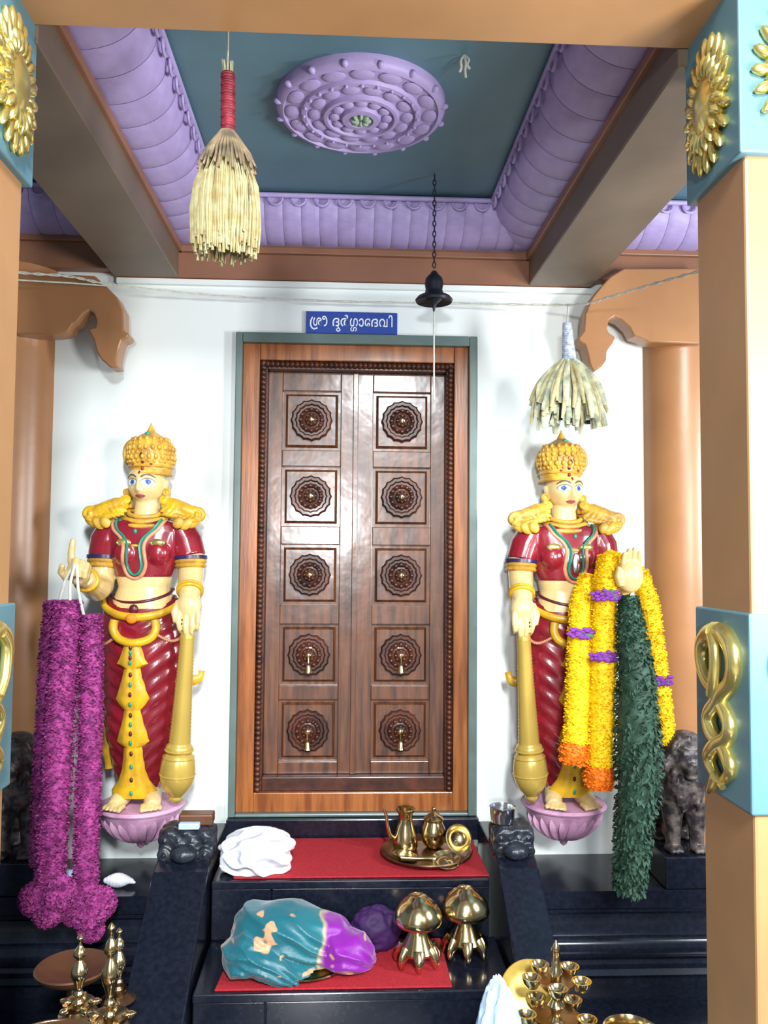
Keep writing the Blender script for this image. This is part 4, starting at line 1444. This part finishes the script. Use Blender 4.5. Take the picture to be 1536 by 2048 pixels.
def whisk(zone, n, m, nm, rmax, ztop, zbot, cx, cy, dark=False):
    mb = MB()
    for k in range(n):
        a = rnd.random() * 2 * pi
        q = math.sqrt(rnd.uniform(zone[0], zone[1]))
        R_ = rmax * q
        zb_ = zbot + rnd.uniform(-.012, .05) + .02 * (1 - q)
        w1 = rnd.uniform(-.006, .006)
        pts = []
        for (t, fr) in ((0, .14), (.18, .45), (.38, .84), (.58, 1.0), (.8, 1.02), (1, .97)):
            pts.append((cx + R_ * fr * cos(a) + w1 * t, cy + R_ * fr * sin(a) * .75 + rnd.uniform(-.002, .002), ztop + (zb_ - ztop) * t))
        pts = catmull(pts, 2)
        nn = len(pts)
        mb.tube(pts, [(.0011 + (.0016 if (i > nn * .45) else 0) * (1 + .7 * sin(i * 2.1 + k))) for i in range(nn)], 4)
    return stuff(mb.build(nm, m, b1))


c = Vector((-0.2793, -1.44, 2.4695))
zt, zb_ = c.z, (-0.2742, -1.44, 2.1776)[2]
whisk((.55, 1), 330, M['straw'], 'grain_stalks', .074, zt, zb_, c.x, c.y)
whisk((.05, .75), 170, M['straw_d'], 'inner_stalks', .070, zt, zb_ + .03, c.x, c.y)
cap = MB()
for k in range(40):
    a = 2 * pi * k / 40
    cap.tube([c + Vector((.011 * cos(a), .011 * sin(a), .004)), c + Vector((.030 * cos(a), .024 * sin(a), -.022)), c + Vector((.052 * cos(a), .042 * sin(a), -.055)), c + Vector((.066 * cos(a), .052 * sin(a), -.085 - .012 * (k % 3)))], [.002, .0032, .004, .003], 5)
stuff(cap.build('folded_stalks', M['straw_d'], b1))

# white cord strung across the front of the wall
cd = thing('strung_cord', 'pale twisted cord strung across above the door between the columns', 'cord', (-0.0102, -0.1, 2.4933))
pa = [(-1.3076, -0.35, 2.5165), (-1.1872, -0.3, 2.5133), (-1.0288, -0.24, 2.5229), (-0.8749, -0.2, 2.5077), (-0.4786, -0.1, 2.5066), (-0.0103, -0.08, 2.5016), (0.4643, -0.1, 2.498), (0.7843, -0.18, 2.4746), (0.8863, -0.3, 2.4438), (0.9394, -0.4, 2.4381), (1.0206, -0.6, 2.4196), (1.0891, -0.8, 2.3948), (1.1354, -1.0, 2.3633)]
cc = catmull(pa, 8)
for ph in (0, pi):
    MB().tube([p + Vector((0, .0028 * cos(i * 1.3 + ph), .0035 * sin(i * 1.3 + ph))) for i, p in enumerate(cc)], .0026, 6).build('cord_strand', M['rope'], cd)
cc2 = catmull([(-1.3064, -0.35, 2.4804), (-1.1864, -0.3, 2.4857), (-1.0281, -0.24, 2.4984), (-0.8711, -0.2, 2.5021)], 6)
MB().tube(cc2, .003, 6).build('loose_end', M['rope'], cd)

b2 = thing('hanging_broom', 'grey feathery leaf whisk with silver bound handle above the right statue', 'broom', (0.8194, -0.3, 2.2403))
a0 = Vector((0.8439, -0.22, 2.4636))
MB().tube([a0, (0.8234, -0.28, 2.3686)], .003, 6).build('hanging_cord', M['rope'], b2)
hd = MB()
h0, h1 = Vector((0.818, -0.3, 2.3666)), Vector((0.825, -0.3, 2.2348))
for k in range(20):
    t = k / 19
    hd.torus(h0.lerp(h1, t), .013 + .010 * t, .0045, 18, 6)
hd.tube([h0, h1], [.013, .024], 12)
hd.build('bound_handle', M['silverw'], b2)
rnd = random.Random(9)


def blades(n, m, nm, w0, spread, lo, hi):
    mb = MB()
    for k in range(n):
        a = rnd.random() * 2 * pi
        R_ = spread * math.sqrt(rnd.uniform(.05, 1))
        Ln = rnd.uniform(lo, hi)
        d = Vector((cos(a), sin(a) * .7, 0))
        p0 = h1 + d * .02
        pts = [p0, p0 + d * R_ * .45 + Vector((0, 0, -Ln * .28)), p0 + d * R_ * .85 + Vector((0, 0, -Ln * .62)), p0 + d * R_ * 1.05 + Vector((rnd.uniform(-.012, .012), 0, -Ln))]
        cc_ = catmull(pts, 3)
        nn = len(cc_)
        mb.tube(cc_, [w0 * (0.4 + 1.2 * sin(pi * min(.93, .12 + .85 * i / nn))) for i in range(nn)], 5, flat=.3)
    return stuff(mb.build(nm, m, b2))


blades(100, M['strawg'], 'leaf_blades', .0085, .115, .17, .27)
blades(120, M['dark'], 'dark_blades', .0075, .070, .15, .24)
blades(40, M['straw'], 'dry_blades', .006, .13, .15, .26)

# hanging hooded lamp on a chain in front of the wall
hl = thing('hanging_lamp', 'dark hooded lamp hanging on a chain over the door', 'lamp', (0.3111, -0.38, 2.4283))
cz = Vector((0.3111, -0.38, 2.4283))
ch = MB()
z = 2.885
k = 0
zt_ = (0.3107, -0.38, 2.531)[2]
while z > zt_ + .02:
    ch.torus((cz.x, cz.y, z - .012), .008, .0022, 10, 5, RX90 @ Matrix.Diagonal((.7, 1.4, 1, 1)) if k % 2 else Matrix.Rotation(pi / 2, 4, 'Y') @ Matrix.Diagonal((1.4, .7, 1, 1)))
    z -= .019
    k += 1
ch.build('chain', M['dark'], hl)
T = Matrix.Translation(cz)
MB().lathe([(.004, .10), (.010, .096), (.018, .085), (.030, .072), (.034, .05), (.030, .03), (.034, .016), (.058, .004), (.068, -.008), (.064, -.016), (.03, -.006), (.012, -.02), (.006, -.034), (.003, -.05)], 32, T).build('hood', M['dark'], hl)
MB().tube([cz + Vector((0, 0, -.045)), (0.3129, -0.38, 2.0572)], .0032, 6).build('pull_rod', M['rope'], hl)
# wisp of paper left on the ceiling
ps = thing('paper_streamer', 'small torn white paper streamer hanging from the teal ceiling', 'streamer', (0.3203, -1.05, 2.9003))
p_ = Vector((0.3132, -1.1, 2.8721))
mb = MB()
for dx, ln in ((-.006, .05), (.004, .065), (.010, .04)):
    mb.tube(catmull([(p_.x + .002, p_.y, 2.884), (p_.x + dx * 1.4, p_.y - .006, 2.884 - ln * .4), (p_.x + dx, p_.y - .004, 2.884 - ln * .75), (p_.x + dx * 1.8, p_.y, 2.884 - ln)], 4), .0035, 5, flat=.3)
mb.build('paper_strips', M['rope'], ps)

# ================================================================== LIONS
def lion(loc, label, mir):
    t = thing('stone_lion', label, 'lion statue', loc)
    s_ = .0020   # drawing unit
    V = lambda x, y, z: (x * s_ * mir, y * s_ * .8, z * s_)
    b = MB()
    for sx in (-1, 1):
        b.tube([V(sx * 20, -14, 86), V(sx * 22, -20, 60), V(sx * 22, -22, 34), V(sx * 22, -22, 10)], [23 * s_, 18 * s_, 14 * s_, 13 * s_], 14)
        b.ell(V(sx * 23, -30, 7), (17 * s_, 20 * s_, 8 * s_), 12, 8)
        for k in range(3):
            b.ell(V(sx * 23 + (k - 1) * 9, -46, 6), (5 * s_, 8 * s_, 5.5 * s_), 8, 6)
        b.tube([V(sx * 24, 62, 74), V(sx * 28, 52, 48), V(sx * 26, 72, 26), V(sx * 26, 66, 8)], [26 * s_, 20 * s_, 12 * s_, 11 * s_], 12)
        b.ell(V(sx * 26, 58, 6), (13 * s_, 20 * s_, 7 * s_), 10, 7)
    b.tube([V(0, -14, 104), V(0, 10, 98), V(0, 44, 92), V(0, 70, 84)], [36 * s_, 34 * s_, 32 * s_, 28 * s_], 18)
    b.ell(V(0, -22, 118), (40 * s_, 30 * s_, 46 * s_), 18, 12)
    b.ell(V(0, -22, 172), (46 * s_, 40 * s_, 46 * s_), 20, 14)
    # face
    b.ell(V(0, -52, 172), (28 * s_, 20 * s_, 32 * s_), 16, 10)
    b.ell(V(0, -66, 158), (17 * s_, 14 * s_, 14 * s_), 12, 8)
    b.ell(V(0, -76, 165), (9 * s_, 6 * s_, 6 * s_), 10, 6)
    b.ell(V(0, -66, 142), (13 * s_, 9 * s_, 6 * s_), 10, 6)
    for sx in (-1, 1):
        b.ell(V(sx * 13, -66, 182), (7 * s_, 6 * s_, 7 * s_), 8, 6)
        b.tube([V(sx * 5, -68, 190), V(sx * 14, -68, 194), V(sx * 24, -62, 188)], [3.5 * s_, 4 * s_, 3 * s_], 6)
        b.ell(V(sx * 36, -30, 204), (9 * s_, 6 * s_, 11 * s_), 8, 6)
    # mane locks
    r_ = random.Random(8)
    for k in range(54):
        a = r_.uniform(-2.5, 2.5)
        rr = r_.uniform(30, 44)
        x, z = rr * sin(a), 172 + rr * cos(a)
        y = -50 + r_.uniform(0, 34)
        b.tube([V(x * .8, y - 6, z), V(x * 1.1, y - 8, z - 14), V(x * 1.12, y - 4, z - 30)], [5 * s_, 5 * s_, 2.5 * s_], 6)
    for k in range(34):
        x = r_.uniform(-30, 30)
        z = r_.uniform(84, 142)
        y = -22 - 28 * math.sqrt(max(0, 1 - (x / 42) ** 2)) + r_.uniform(-2, 3)
        b.tube([V(x, y, z + 10), V(x * 1.02, y - 3, z), V(x * .95, y, z - 14)], [4 * s_, 4.5 * s_, 2 * s_], 6)
    b.tube([V(0, 90, 80), V(20, 104, 96), V(34, 100, 126), V(28, 92, 150)], [8 * s_, 6 * s_, 6 * s_, 9 * s_], 10)
    voxel(b, .0042, 'body', M['lion'], t, 2, world=False)
    sl_ = MB().box(-.10, .10, -.108, .118, -.108, 0.003)
    bev(sl_.build('base_slab', M['granite'], t, False, False), .004, 2)
    return t


lion(((1.2497, -0.24, 0.3938)[0], -.25, .432), 'blackened stone lion standing on plinth right beside the green leaf garland', 1)
lion(((-1.1453, -0.24, 0.3735)[0], -.25, .432), 'blackened stone lion on the left plinth half hidden by magenta garland', -1)

# ================================================================== THINGS ON THE BALUSTRADE HEADS AND PLINTH
t = thing('offering_box', 'small tan box with a pale packet on the left carved balustrade head', 'box', (-.50, -.375, .570))
bev(MB().box(-.560, -.445, -.395, -.335, .569, .606).build('lid_box', M['copper'], t, False), .005, 2)
t2 = thing('paper_packet', 'pale blue paper packet lying before the tan box', 'packet', (-.525, -.41, .566))
bev(MB().box(-.555, -.485, -.424, -.398, .565, .586).build('packet', M['bluecl'], t2, False), .004, 2)
t = thing('steel_cup', 'small round steel cup on the right carved balustrade head', 'cup', (.565, -.375, .568))
MB().lathe([(.032, 0), (.040, .004), (.043, .03), (.044, .052), (.047, .056), (.043, .058), (.041, .05), (.038, .012), (.002, .010)], 32, Matrix.Translation((.562, -.375, .567))).build('cup_wall', M['steel'], t)
t = thing('conch_shell', 'small white conch shell on plinth beneath the left statue', 'shell', (-0.7927, -0.28, 0.4127))
c = Vector((-0.7927, -0.28, 0.4127))
q = MB()
for k in range(9):
    s_ = k / 8
    q.ell((c.x - .035 + .08 * s_, c.y, .346), (.014, .024 * sin(pi * (.15 + .7 * s_)), .026 * sin(pi * (.15 + .75 * s_))), 12, 8)
q.tube([(c.x + .04, c.y, .345), (c.x + .066, c.y - .004, .338)], [.012, .004], 8)
voxel(q, .003, 'spiral_body', M['cloth'], t, 3)
t = thing('cloth_bag', 'small pale grey cloth bag on the plinth between the magenta strands', 'bag', (-0.9724, -0.3, 0.4216))
c = Vector((-0.9586, -0.3, 0.4215))


def crumple(c, r, seed, amp, f, nu=72, nv=48, flat=None, m=None, name='folded_cloth', parent=None, ridge=True, shape=None, octaves=3):
    v, fc = [], []
    for j in range(nv + 1):
        ph = pi * j / nv
        for i in range(nu):
            th = 2 * pi * i / nu
            d = Vector((sin(ph) * cos(th), sin(ph) * sin(th), cos(ph)))
            q = d * f + Vector((seed * 3.1, seed * 1.7, seed))
            nz = noise.noise(q) + .5 * noise.noise(q * 2.1) + (.25 * noise.noise(q * 4.3) if octaves > 2 else 0)
            if ridge:
                nz = 1 - 2 * abs(nz)
            k = 1 + amp * nz
            p = Vector((c[0] + d.x * r[0] * k, c[1] + d.y * r[1] * k, c[2] + d.z * r[2] * k))
            if shape:
                p = shape(p, d)
            if flat is not None:
                p.z = max(p.z, flat)
            v.append(p)
    for j in range(nv):
        for i in range(nu):
            fc.append((j * nu + i, j * nu + (i + 1) % nu, (j + 1) * nu + (i + 1) % nu, (j + 1) * nu + i))
    return MB().add(v, fc).build(name, m, parent, True, angle=radians(80))


crumple((c.x, c.y, .352), (.045, .035, .034), 2, .15, 2.2, 36, 24, .323, M['bluecl'], 'sack', t)

# crumpled white cloth at the left end of the upper step
t = thing('crumpled_cloth', 'crumpled white cloth heap on the upper step left end', 'cloth', (-.31, -.36, .416))
crumple((-.292, -.36, .462), (.112, .088, .066), 4, .34, 1.15, 140, 100, .4195, M['cloth'], 'cloth_folds', t, octaves=2)

# ================================================================== BRASS ON THE UPPER STEP
TZ = .4185
t = thing('brass_tray', 'large round brass tray on the right end of upper step', 'tray', (.305, -.27, TZ))
T = Matrix.Translation((.305, -.27, TZ))
MB().lathe([(.12, 0), (.145, .003), (.160, .018), (.166, .020), (.163, .024), (.155, .020), (.142, .008), (.12, .006), (.002, .006)], 64, T).build('tray_dish', M['brass_d'], t)
TY = TZ + .008


def vessel(name, label, cat, x, y, z, prof, extra=None, m='brass', part='vessel_body', group=None, n=36):
    t = thing(name, label, cat, (x, y, z), group=group)
    T = Matrix.Translation((x, y, z))
    o = MB().lathe(prof, n, T).build(part, M[m], t)
    if extra:
        extra(t, T, o)
    return t


def jug_extra(t, T, o):
    pts = [T @ Vector(p) for p in ((-.030, 0, .035), (-.055, -.01, .05), (-.066, -.014, .085), (-.072, -.016, .125), (-.082, -.018, .150))]
    MB().tube(catmull(pts, 5), [.011, .0105, .010, .0095, .009, .0085, .008, .0078, .0075, .007, .007, .0068, .0066, .0064, .0062, .006, .006, .006, .006, .006, .0055], 10).build('spout', M['brass'], t)


vessel('brass_jug', 'tall fluted brass jug with curved spout at the tray left', 'jug', .232, -.22, TY,
       [(.040, 0), (.044, .004), (.046, .014), (.044, .035), (.038, .06), (.030, .085), (.026, .105), (.026, .125), (.034, .138), (.037, .142), (.034, .146), (.024, .140), (.022, .12), (.002, .118)], jug_extra)


def pot_extra(t, T, o):
    MB().lathe([(.036, .098), (.038, .102), (.034, .108), (.022, .118), (.010, .124), (.005, .128), (.008, .134), (.009, .139), (.006, .144), (.001, .146)], 28, T).build('lid', M['brass'], t)


vessel('brass_pot', 'lidded brass pot with knob behind the ladle on the tray', 'pot', .338, -.205, TY,
       [(.026, 0), (.030, .004), (.043, .02), (.047, .045), (.044, .07), (.034, .088), (.032, .094), (.037, .099), (.002, .099)], pot_extra)
# tilted cup with its mouth to the front
t = thing('brass_cup', 'round brass cup tilted on its side at the tray right', 'cup', (.415, -.27, TY))
T = Matrix.Translation((.418, -.272, TY + .050)) @ Matrix.Rotation(radians(62), 4, 'X') @ Matrix.Rotation(radians(12), 4, 'Y')
MB().lathe([(.012, -.034), (.028, -.030), (.040, -.016), (.046, .006), (.049, .010), (.050, .014), (.045, .014), (.042, .006), (.035, -.012), (.022, -.022), (.002, -.024)], 36, T).build('cup_bowl', M['brass'], t)
# ladle across the tray front
t = thing('brass_ladle', 'brass ladle lying across the front of the tray', 'ladle', (.30, -.37, TY))
q = MB()
q.tube(catmull([(.205, -.372, TY + .020), (.25, -.375, TY + .018), (.30, -.382, TY + .020), (.325, -.385, TY + .018)], 4), [.009, .009, .009, .0085, .008, .008, .008, .008, .009, .010, .011, .012, .012], 8, flat=.6)
hd_ = q.build('handle', M['brass'], t)
MB().lathe([(.012, 0), (.030, .004), (.046, .016), (.051, .020), (.048, .022), (.036, .012), (.024, .008), (.014, .012), (.002, .016)], 36, Matrix.Translation((.362, -.385, TY + .002)) @ Matrix.Rotation(radians(18), 4, 'X')).build('bowl', M['brass'], t)
t = thing('brass_saucer', 'small shiny brass saucer leaning beside the jug foot', 'saucer', (.225, -.32, TY))
MB().lathe([(.02, 0), (.038, .004), (.046, .010), (.042, .011), (.022, .004), (.002, .004)], 30, Matrix.Translation((.225, -.312, TY + .002)) @ Matrix.Rotation(radians(10), 4, 'Y')).build('saucer_dish', M['brass'], t)

# ================================================================== LOWER STEP
LZ = .2215
t = thing('brass_plate', 'brass plate under the teal silk bundle', 'plate', (-.115, -.64, LZ))
MB().lathe([(.10, 0), (.125, .003), (.142, .014), (.146, .016), (.142, .019), (.124, .009), (.10, .006), (.002, .006)], 56, Matrix.Translation((-.115, -.635, LZ))).build('plate_dish', M['brass'], t)

t = thing('silk_bundle', 'folded teal silk cloth with violet border and gold motifs on brass plate', 'cloth', (-.13, -.65, LZ + .01))


def bundle():
    mb = MB()
    nu, nv = 128, 80

    def lobe(c, r, fold, k, tilt, amp):
        v, fc = [], []
        R_ = Matrix.Rotation(tilt, 3, 'Y')
        for j in range(nv + 1):
            ph = pi * j / nv
            for i in range(nu):
                th = 2 * pi * i / nu
                d = Vector((sin(ph) * cos(th), sin(ph) * sin(th), cos(ph)))
                # folds fan out from the right-hand end
                ang = math.atan2(d.z + .25, 1.15 - d.x)
                f = sin(ang * k + 1.6 * noise.noise(d * 1.4 + Vector((fold, 0, 0))))
                f = (1 - abs(f)) * 2 - 1
                f += .6 * noise.noise(d * 3.2 + Vector((0, fold, 0)))
                p = Vector((d.x * r[0], d.y * r[1], d.z * r[2])) * (1 + amp * f)
                p = R_ @ p + Vector(c)
                p.z = max(p.z, LZ + .012 if p.y > -.775 else LZ - .012)
                v.append(p)
        for j in range(nv):
            for i in range(nu):
                fc.append((j * nu + i, j * nu + (i + 1) % nu, (j + 1) * nu + (i + 1) % nu, (j + 1) * nu + i))
        mb.add(v, fc)
    lobe((-.145, -.635, .312), (.205, .115, .092), 2.0, 9, radians(12), .055)
    lobe((-.285, -.69, .275), (.085, .085, .075), 5.0, 7, radians(-20), .08)
    lobe((-.205, -.735, .258), (.130, .055, .045), 7.0, 8, radians(22), .08)
    lobe((.015, -.675, .275), (.095, .085, .066), 9.0, 7, radians(10), .06)
    return mb


voxel(bundle(), .0038, 'silk_folds', M['silk'], t, 2)
t = thing('violet_cloth', 'dark violet folded cloth behind the silk bundle right end', 'cloth', (.115, -.55, LZ))
crumple((.112, -.545, .285), (.078, .055, .068), 6, .10, 1.8, 60, 40, LZ, M['purcl'], 'cloth_folds', t)


def stand_lamp(x, y, label):
    """squat brass lamp stood upside down: domed foot on top, ring of wick spouts below"""
    def ex(t, T, o):
        for k in range(7):
            a = 2 * pi * k / 7 + .22
            q = MB()
            cs, sn = cos(a), sin(a)
            P = lambda r, z: T @ Vector((r * cs, r * sn, z))
            q.tube(catmull([P(.044, .056), P(.056, .044), P(.066, .028), P(.068, .006)], 4), [.020, .020, .019, .018, .017, .016, .015, .014, .012, .011, .009, .007, .005], 10, flat=.6)
            q.build('wick_spout', M['brass'], t)
    return vessel('brass_lamp', label, 'lamp', x, y, LZ,
                  [(.006, -.002), (.009, .004), (.012, .020), (.030, .034), (.054, .040), (.057, .048), (.050, .060), (.040, .078), (.031, .096), (.025, .110), (.024, .116), (.036, .120), (.066, .124), (.076, .132), (.078, .140),
                   (.076, .152), (.069, .170), (.056, .188), (.040, .202), (.030, .207), (.027, .212), (.014, .217), (.002, .218)], ex, 'brass', 'lamp_body', 'upturned lamps')


stand_lamp((0.2402, -0.7, 0.2868)[0], -.655, 'upturned brass lamp on lower step next to the violet cloth')
stand_lamp((0.3979, -0.64, 0.2567)[0], -.60, 'upturned brass lamp on lower step next to the right balustrade')

# ================================================================== FLOOR LAMPS IN FRONT
def smooth_prof(p, k=4):
    return [(max(q.x, .0005), q.y) for q in catmull([(a, b, 0) for a, b in p], k)]


def spire_lamp(x, y, ztop, label, dish_r, dish_z, m='brass', dm='brass_d', spouts=True, fr=1.0):
    """standing oil lamp: base, ringed stem, dish with spouts, tall finial"""
    t = thing('standing_lamp', label, 'lamp', (x, y, 0), group=None)
    T = Matrix.Translation((x, y, 0))
    MB().lathe([(.048 * fr, 0), (.050 * fr, .008), (.044 * fr, .022), (.034 * fr, .034), (.020 * fr + .002, .05), (.016, .065)], 36, T).build('foot', M[dm], t)
    prof = [(.014, .06)]
    z = .07
    while z < dish_z - .03:
        prof += [(.011, z), (.020, z + .012), (.011, z + .024)]
        z += .034
    prof += [(.012, dish_z)]
    MB().lathe(prof, 20, T).build('stem', M[m], t)
    d = MB().lathe([(.014, dish_z - .03), (.05, dish_z - .018), (dish_r * .85, dish_z - .004), (dish_r, dish_z + .008), (dish_r, dish_z + .012), (dish_r * .9, dish_z + .007), (dish_r * .4, dish_z - .006), (.010, dish_z - .006)], 44, T).build('oil_dish', M[dm], t)
    if spouts:
        for k in range(5):
            a = 2 * pi * k / 5 + .3
            q = MB().ell(T @ Vector((dish_r * 1.0 * cos(a), dish_r * 1.0 * sin(a), dish_z + .005)), (.018, .010, .009), 10, 6, Matrix.Rotation(a, 4, 'Z'))
            q.build('wick_spout', M[m], d)
    h = ztop - dish_z
    MB().lathe(smooth_prof([(.012, dish_z - .008), (.015, dish_z + .05 * h), (.009, dish_z + .11 * h), (.014, dish_z + .17 * h), (.009, dish_z + .23 * h), (.013, dish_z + .32 * h), (.021, dish_z + .43 * h), (.019, dish_z + .52 * h),
                (.010, dish_z + .62 * h), (.008, dish_z + .66 * h), (.016, dish_z + .70 * h), (.014, dish_z + .77 * h), (.006, dish_z + .84 * h), (.005, dish_z + .90 * h), (.009, dish_z + .94 * h), (.006, dish_z + .97 * h), (.001, dish_z + h)]), 24, T).build('finial', M[m], t, angle=radians(70))
    return t


spire_lamp((-0.5617, -1.2, 0.5308)[0], -1.20, (-0.5633, -1.2, 0.5964)[2], 'tallest spired brass oil lamp in front of the left balustrade', .046, (-0.5576, -1.2, 0.3646)[2])
spire_lamp((-0.6849, -1.04, 0.4581)[0], -1.04, (-0.6859, -1.04, 0.4991)[2], 'spired brass lamp below the magenta tassels, leftmost of three', .040, (-0.681, -1.04, 0.3151)[2])
spire_lamp((-0.6106, -0.86, 0.3733)[0] - .02, -.86, (-0.6121, -0.86, 0.4357)[2], 'spired brass lamp close to the left balustrade side, rearmost of three', .026, (-0.6078, -0.86, 0.2558)[2], spouts=False, fr=.55)
t = thing('copper_stand', 'dull reddish copper dish on a stand behind the spired lamps', 'dish', (-.775, -.80, 0))
T = Matrix.Translation((-.775, -.80, 0))
zq = (-0.7204, -0.8, 0.2931)[2]
MB().lathe([(.06, 0), (.06, .012), (.03, .03), (.018, .06), (.018, zq - .05)], 30, T).build('pedestal', M['brass_d'], t)
MB().lathe([(.018, zq - .05), (.06, zq - .03), (.10, zq - .006), (.108, zq + .008), (.104, zq + .012), (.08, zq), (.03, zq - .014), (.002, zq - .016)], 48, T).build('dish_top', M['copper'], t)
t = thing('copper_dish', 'wide dull copper dish on a pedestal at the bottom left corner', 'dish', (-.655, -1.37, 0))
T = Matrix.Translation((-.655, -1.365, 0))
zr = 0.385
MB().lathe([(.055, 0), (.055, .012), (.04, .03), (.025, .06), (.022, .25), (.03, zr - .06)], 36, T).build('pedestal', M['brass_d'], t)
MB().lathe([(.02, zr - .07), (.07, zr - .05), (.112, zr - .02), (.122, zr), (.126, zr + .002), (.126, zr + .006), (.118, zr + .004), (.06, zr + .012), (.002, zr + .016)], 56, T).build('dish_top', M['copper'], t)
MB().torus((0, 0, 0), .1245, .0035, 56, 8, T @ Matrix.Translation((0, 0, zr + .004))).build('bright_rim', M['brass'], t)

# tiered lamp on the right
t = thing('tiered_lamp', 'two tiered brass oil lamp in front of the right balustrade', 'lamp', ((0.523, -1.26, 0.4842)[0], -1.26, 0))
lx, ly = (0.523, -1.26, 0.4842)[0], -1.26
T = Matrix.Translation((lx, ly, 0))
MB().lathe([(.06, 0), (.062, .01), (.05, .03), (.03, .05), (.018, .07)], 36, T).build('foot', M['brass_d'], t)
z1, z2, zt_ = (0.523, -1.26, 0.4747)[2], (0.5571, -1.26, 0.3892)[2], (0.5183, -1.26, 0.5672)[2]
prof = [(.016, .06)]
z = .08
while z < z1 - .05:
    prof += [(.012, z), (.021, z + .014), (.012, z + .028)]
    z += .04
prof += [(.014, z1), (.016, z1 + .02), (.010, z1 + .028), (.0095, zt_ - .03), (.012, zt_ - .022), (.007, zt_ - .012), (.001, zt_)]
MB().lathe(prof, 22, T).build('stem', M['brass'], t)
for zz, r in ((z1, .062), (z2, .075)):
    d = MB().lathe([(.015, zz - .028), (.03, zz - .024), (r * .7, zz - .010), (r * .78, zz), (r * .7, zz), (.012, zz - .012)], 36, T).build('oil_tier', M['brass_d'], t)
    for k in range(5):
        a = 2 * pi * k / 5 - .5
        b = MB().lathe([(.004, -.018), (.014, -.014), (.021, -.002), (.024, .010), (.021, .010), (.016, 0), (.002, -.006)], 20, T @ Matrix.Translation((r * cos(a), r * sin(a), zz)))
        b.build('lamp_bowl', M['brass'], d)
t = thing('gilded_plate', 'round gold plate leaning behind the tiered lamp', 'plate', ((0.4816, -1.16, 0.3921)[0], -1.16, .3))
c = Vector((0.4842, -1.16, 0.3859))
T = Matrix.Translation((c.x, c.y, c.z)) @ Matrix.Rotation(radians(58), 4, 'X') @ Matrix.Rotation(radians(-8), 4, 'Y')
MB().lathe([(.05, 0), (.066, .004), (.076, .012), (.080, .014), (.078, .018), (.066, .010), (.05, .006), (.002, .006)], 48, T).build('plate_dish', M['mace'], t)
q = MB().tube([(c.x, c.y + .015, c.z - .02), (c.x + .01, c.y + .02, .1), (c.x + .01, c.y + .02, .0)], [.012, .012, .03], 12)
q.build('plate_stand', M['brass_d'], t)
t = thing('blue_white_cloth', 'pale blue cloth draped in a peak at the bottom right', 'cloth', ((0.3902, -1.3, 0.4367)[0], -1.34, 0))
c = Vector((0.3926, -1.3, 0.4367))
zt2 = (0.3663, -1.3, 0.4856)[2]


def peak(p, d):
    k = max(0.0, (p.z - .0) / zt2)
    s_ = 1.0 - .5 * k
    return Vector((c.x + (p.x - c.x) * s_ - .02 * k, -1.30 + (p.y + 1.30) * s_, p.z))


crumple((c.x, -1.30, zt2 * .5), (.105, .075, zt2 * .5), 8, .10, 2.0, 90, 70, .001, M['bluecl'], 'draped_folds', t, shape=peak)
t = thing('brass_bowl', 'broad brass bowl with bright rim at the bottom edge beside right pillar', 'bowl', ((0.6596, -1.35, 0.4303)[0], -1.35, 0))
bx, bz = (0.6596, -1.35, 0.4303)[0], (0.6425, -1.4, 0.4281)[2]
MB().lathe([(.05, 0), (.055, .01), (.03, .04), (.026, bz - .14), (.045, bz - .12), (.064, bz - .07), (.066, bz - .03), (.056, bz - .008), (.060, bz), (.063, bz + .004), (.058, bz + .006), (.05, bz - .01), (.056, bz - .05), (.002, bz - .09)], 44, Matrix.Translation((bx, -1.40, 0))).build('bowl_wall', M['brass'], t)
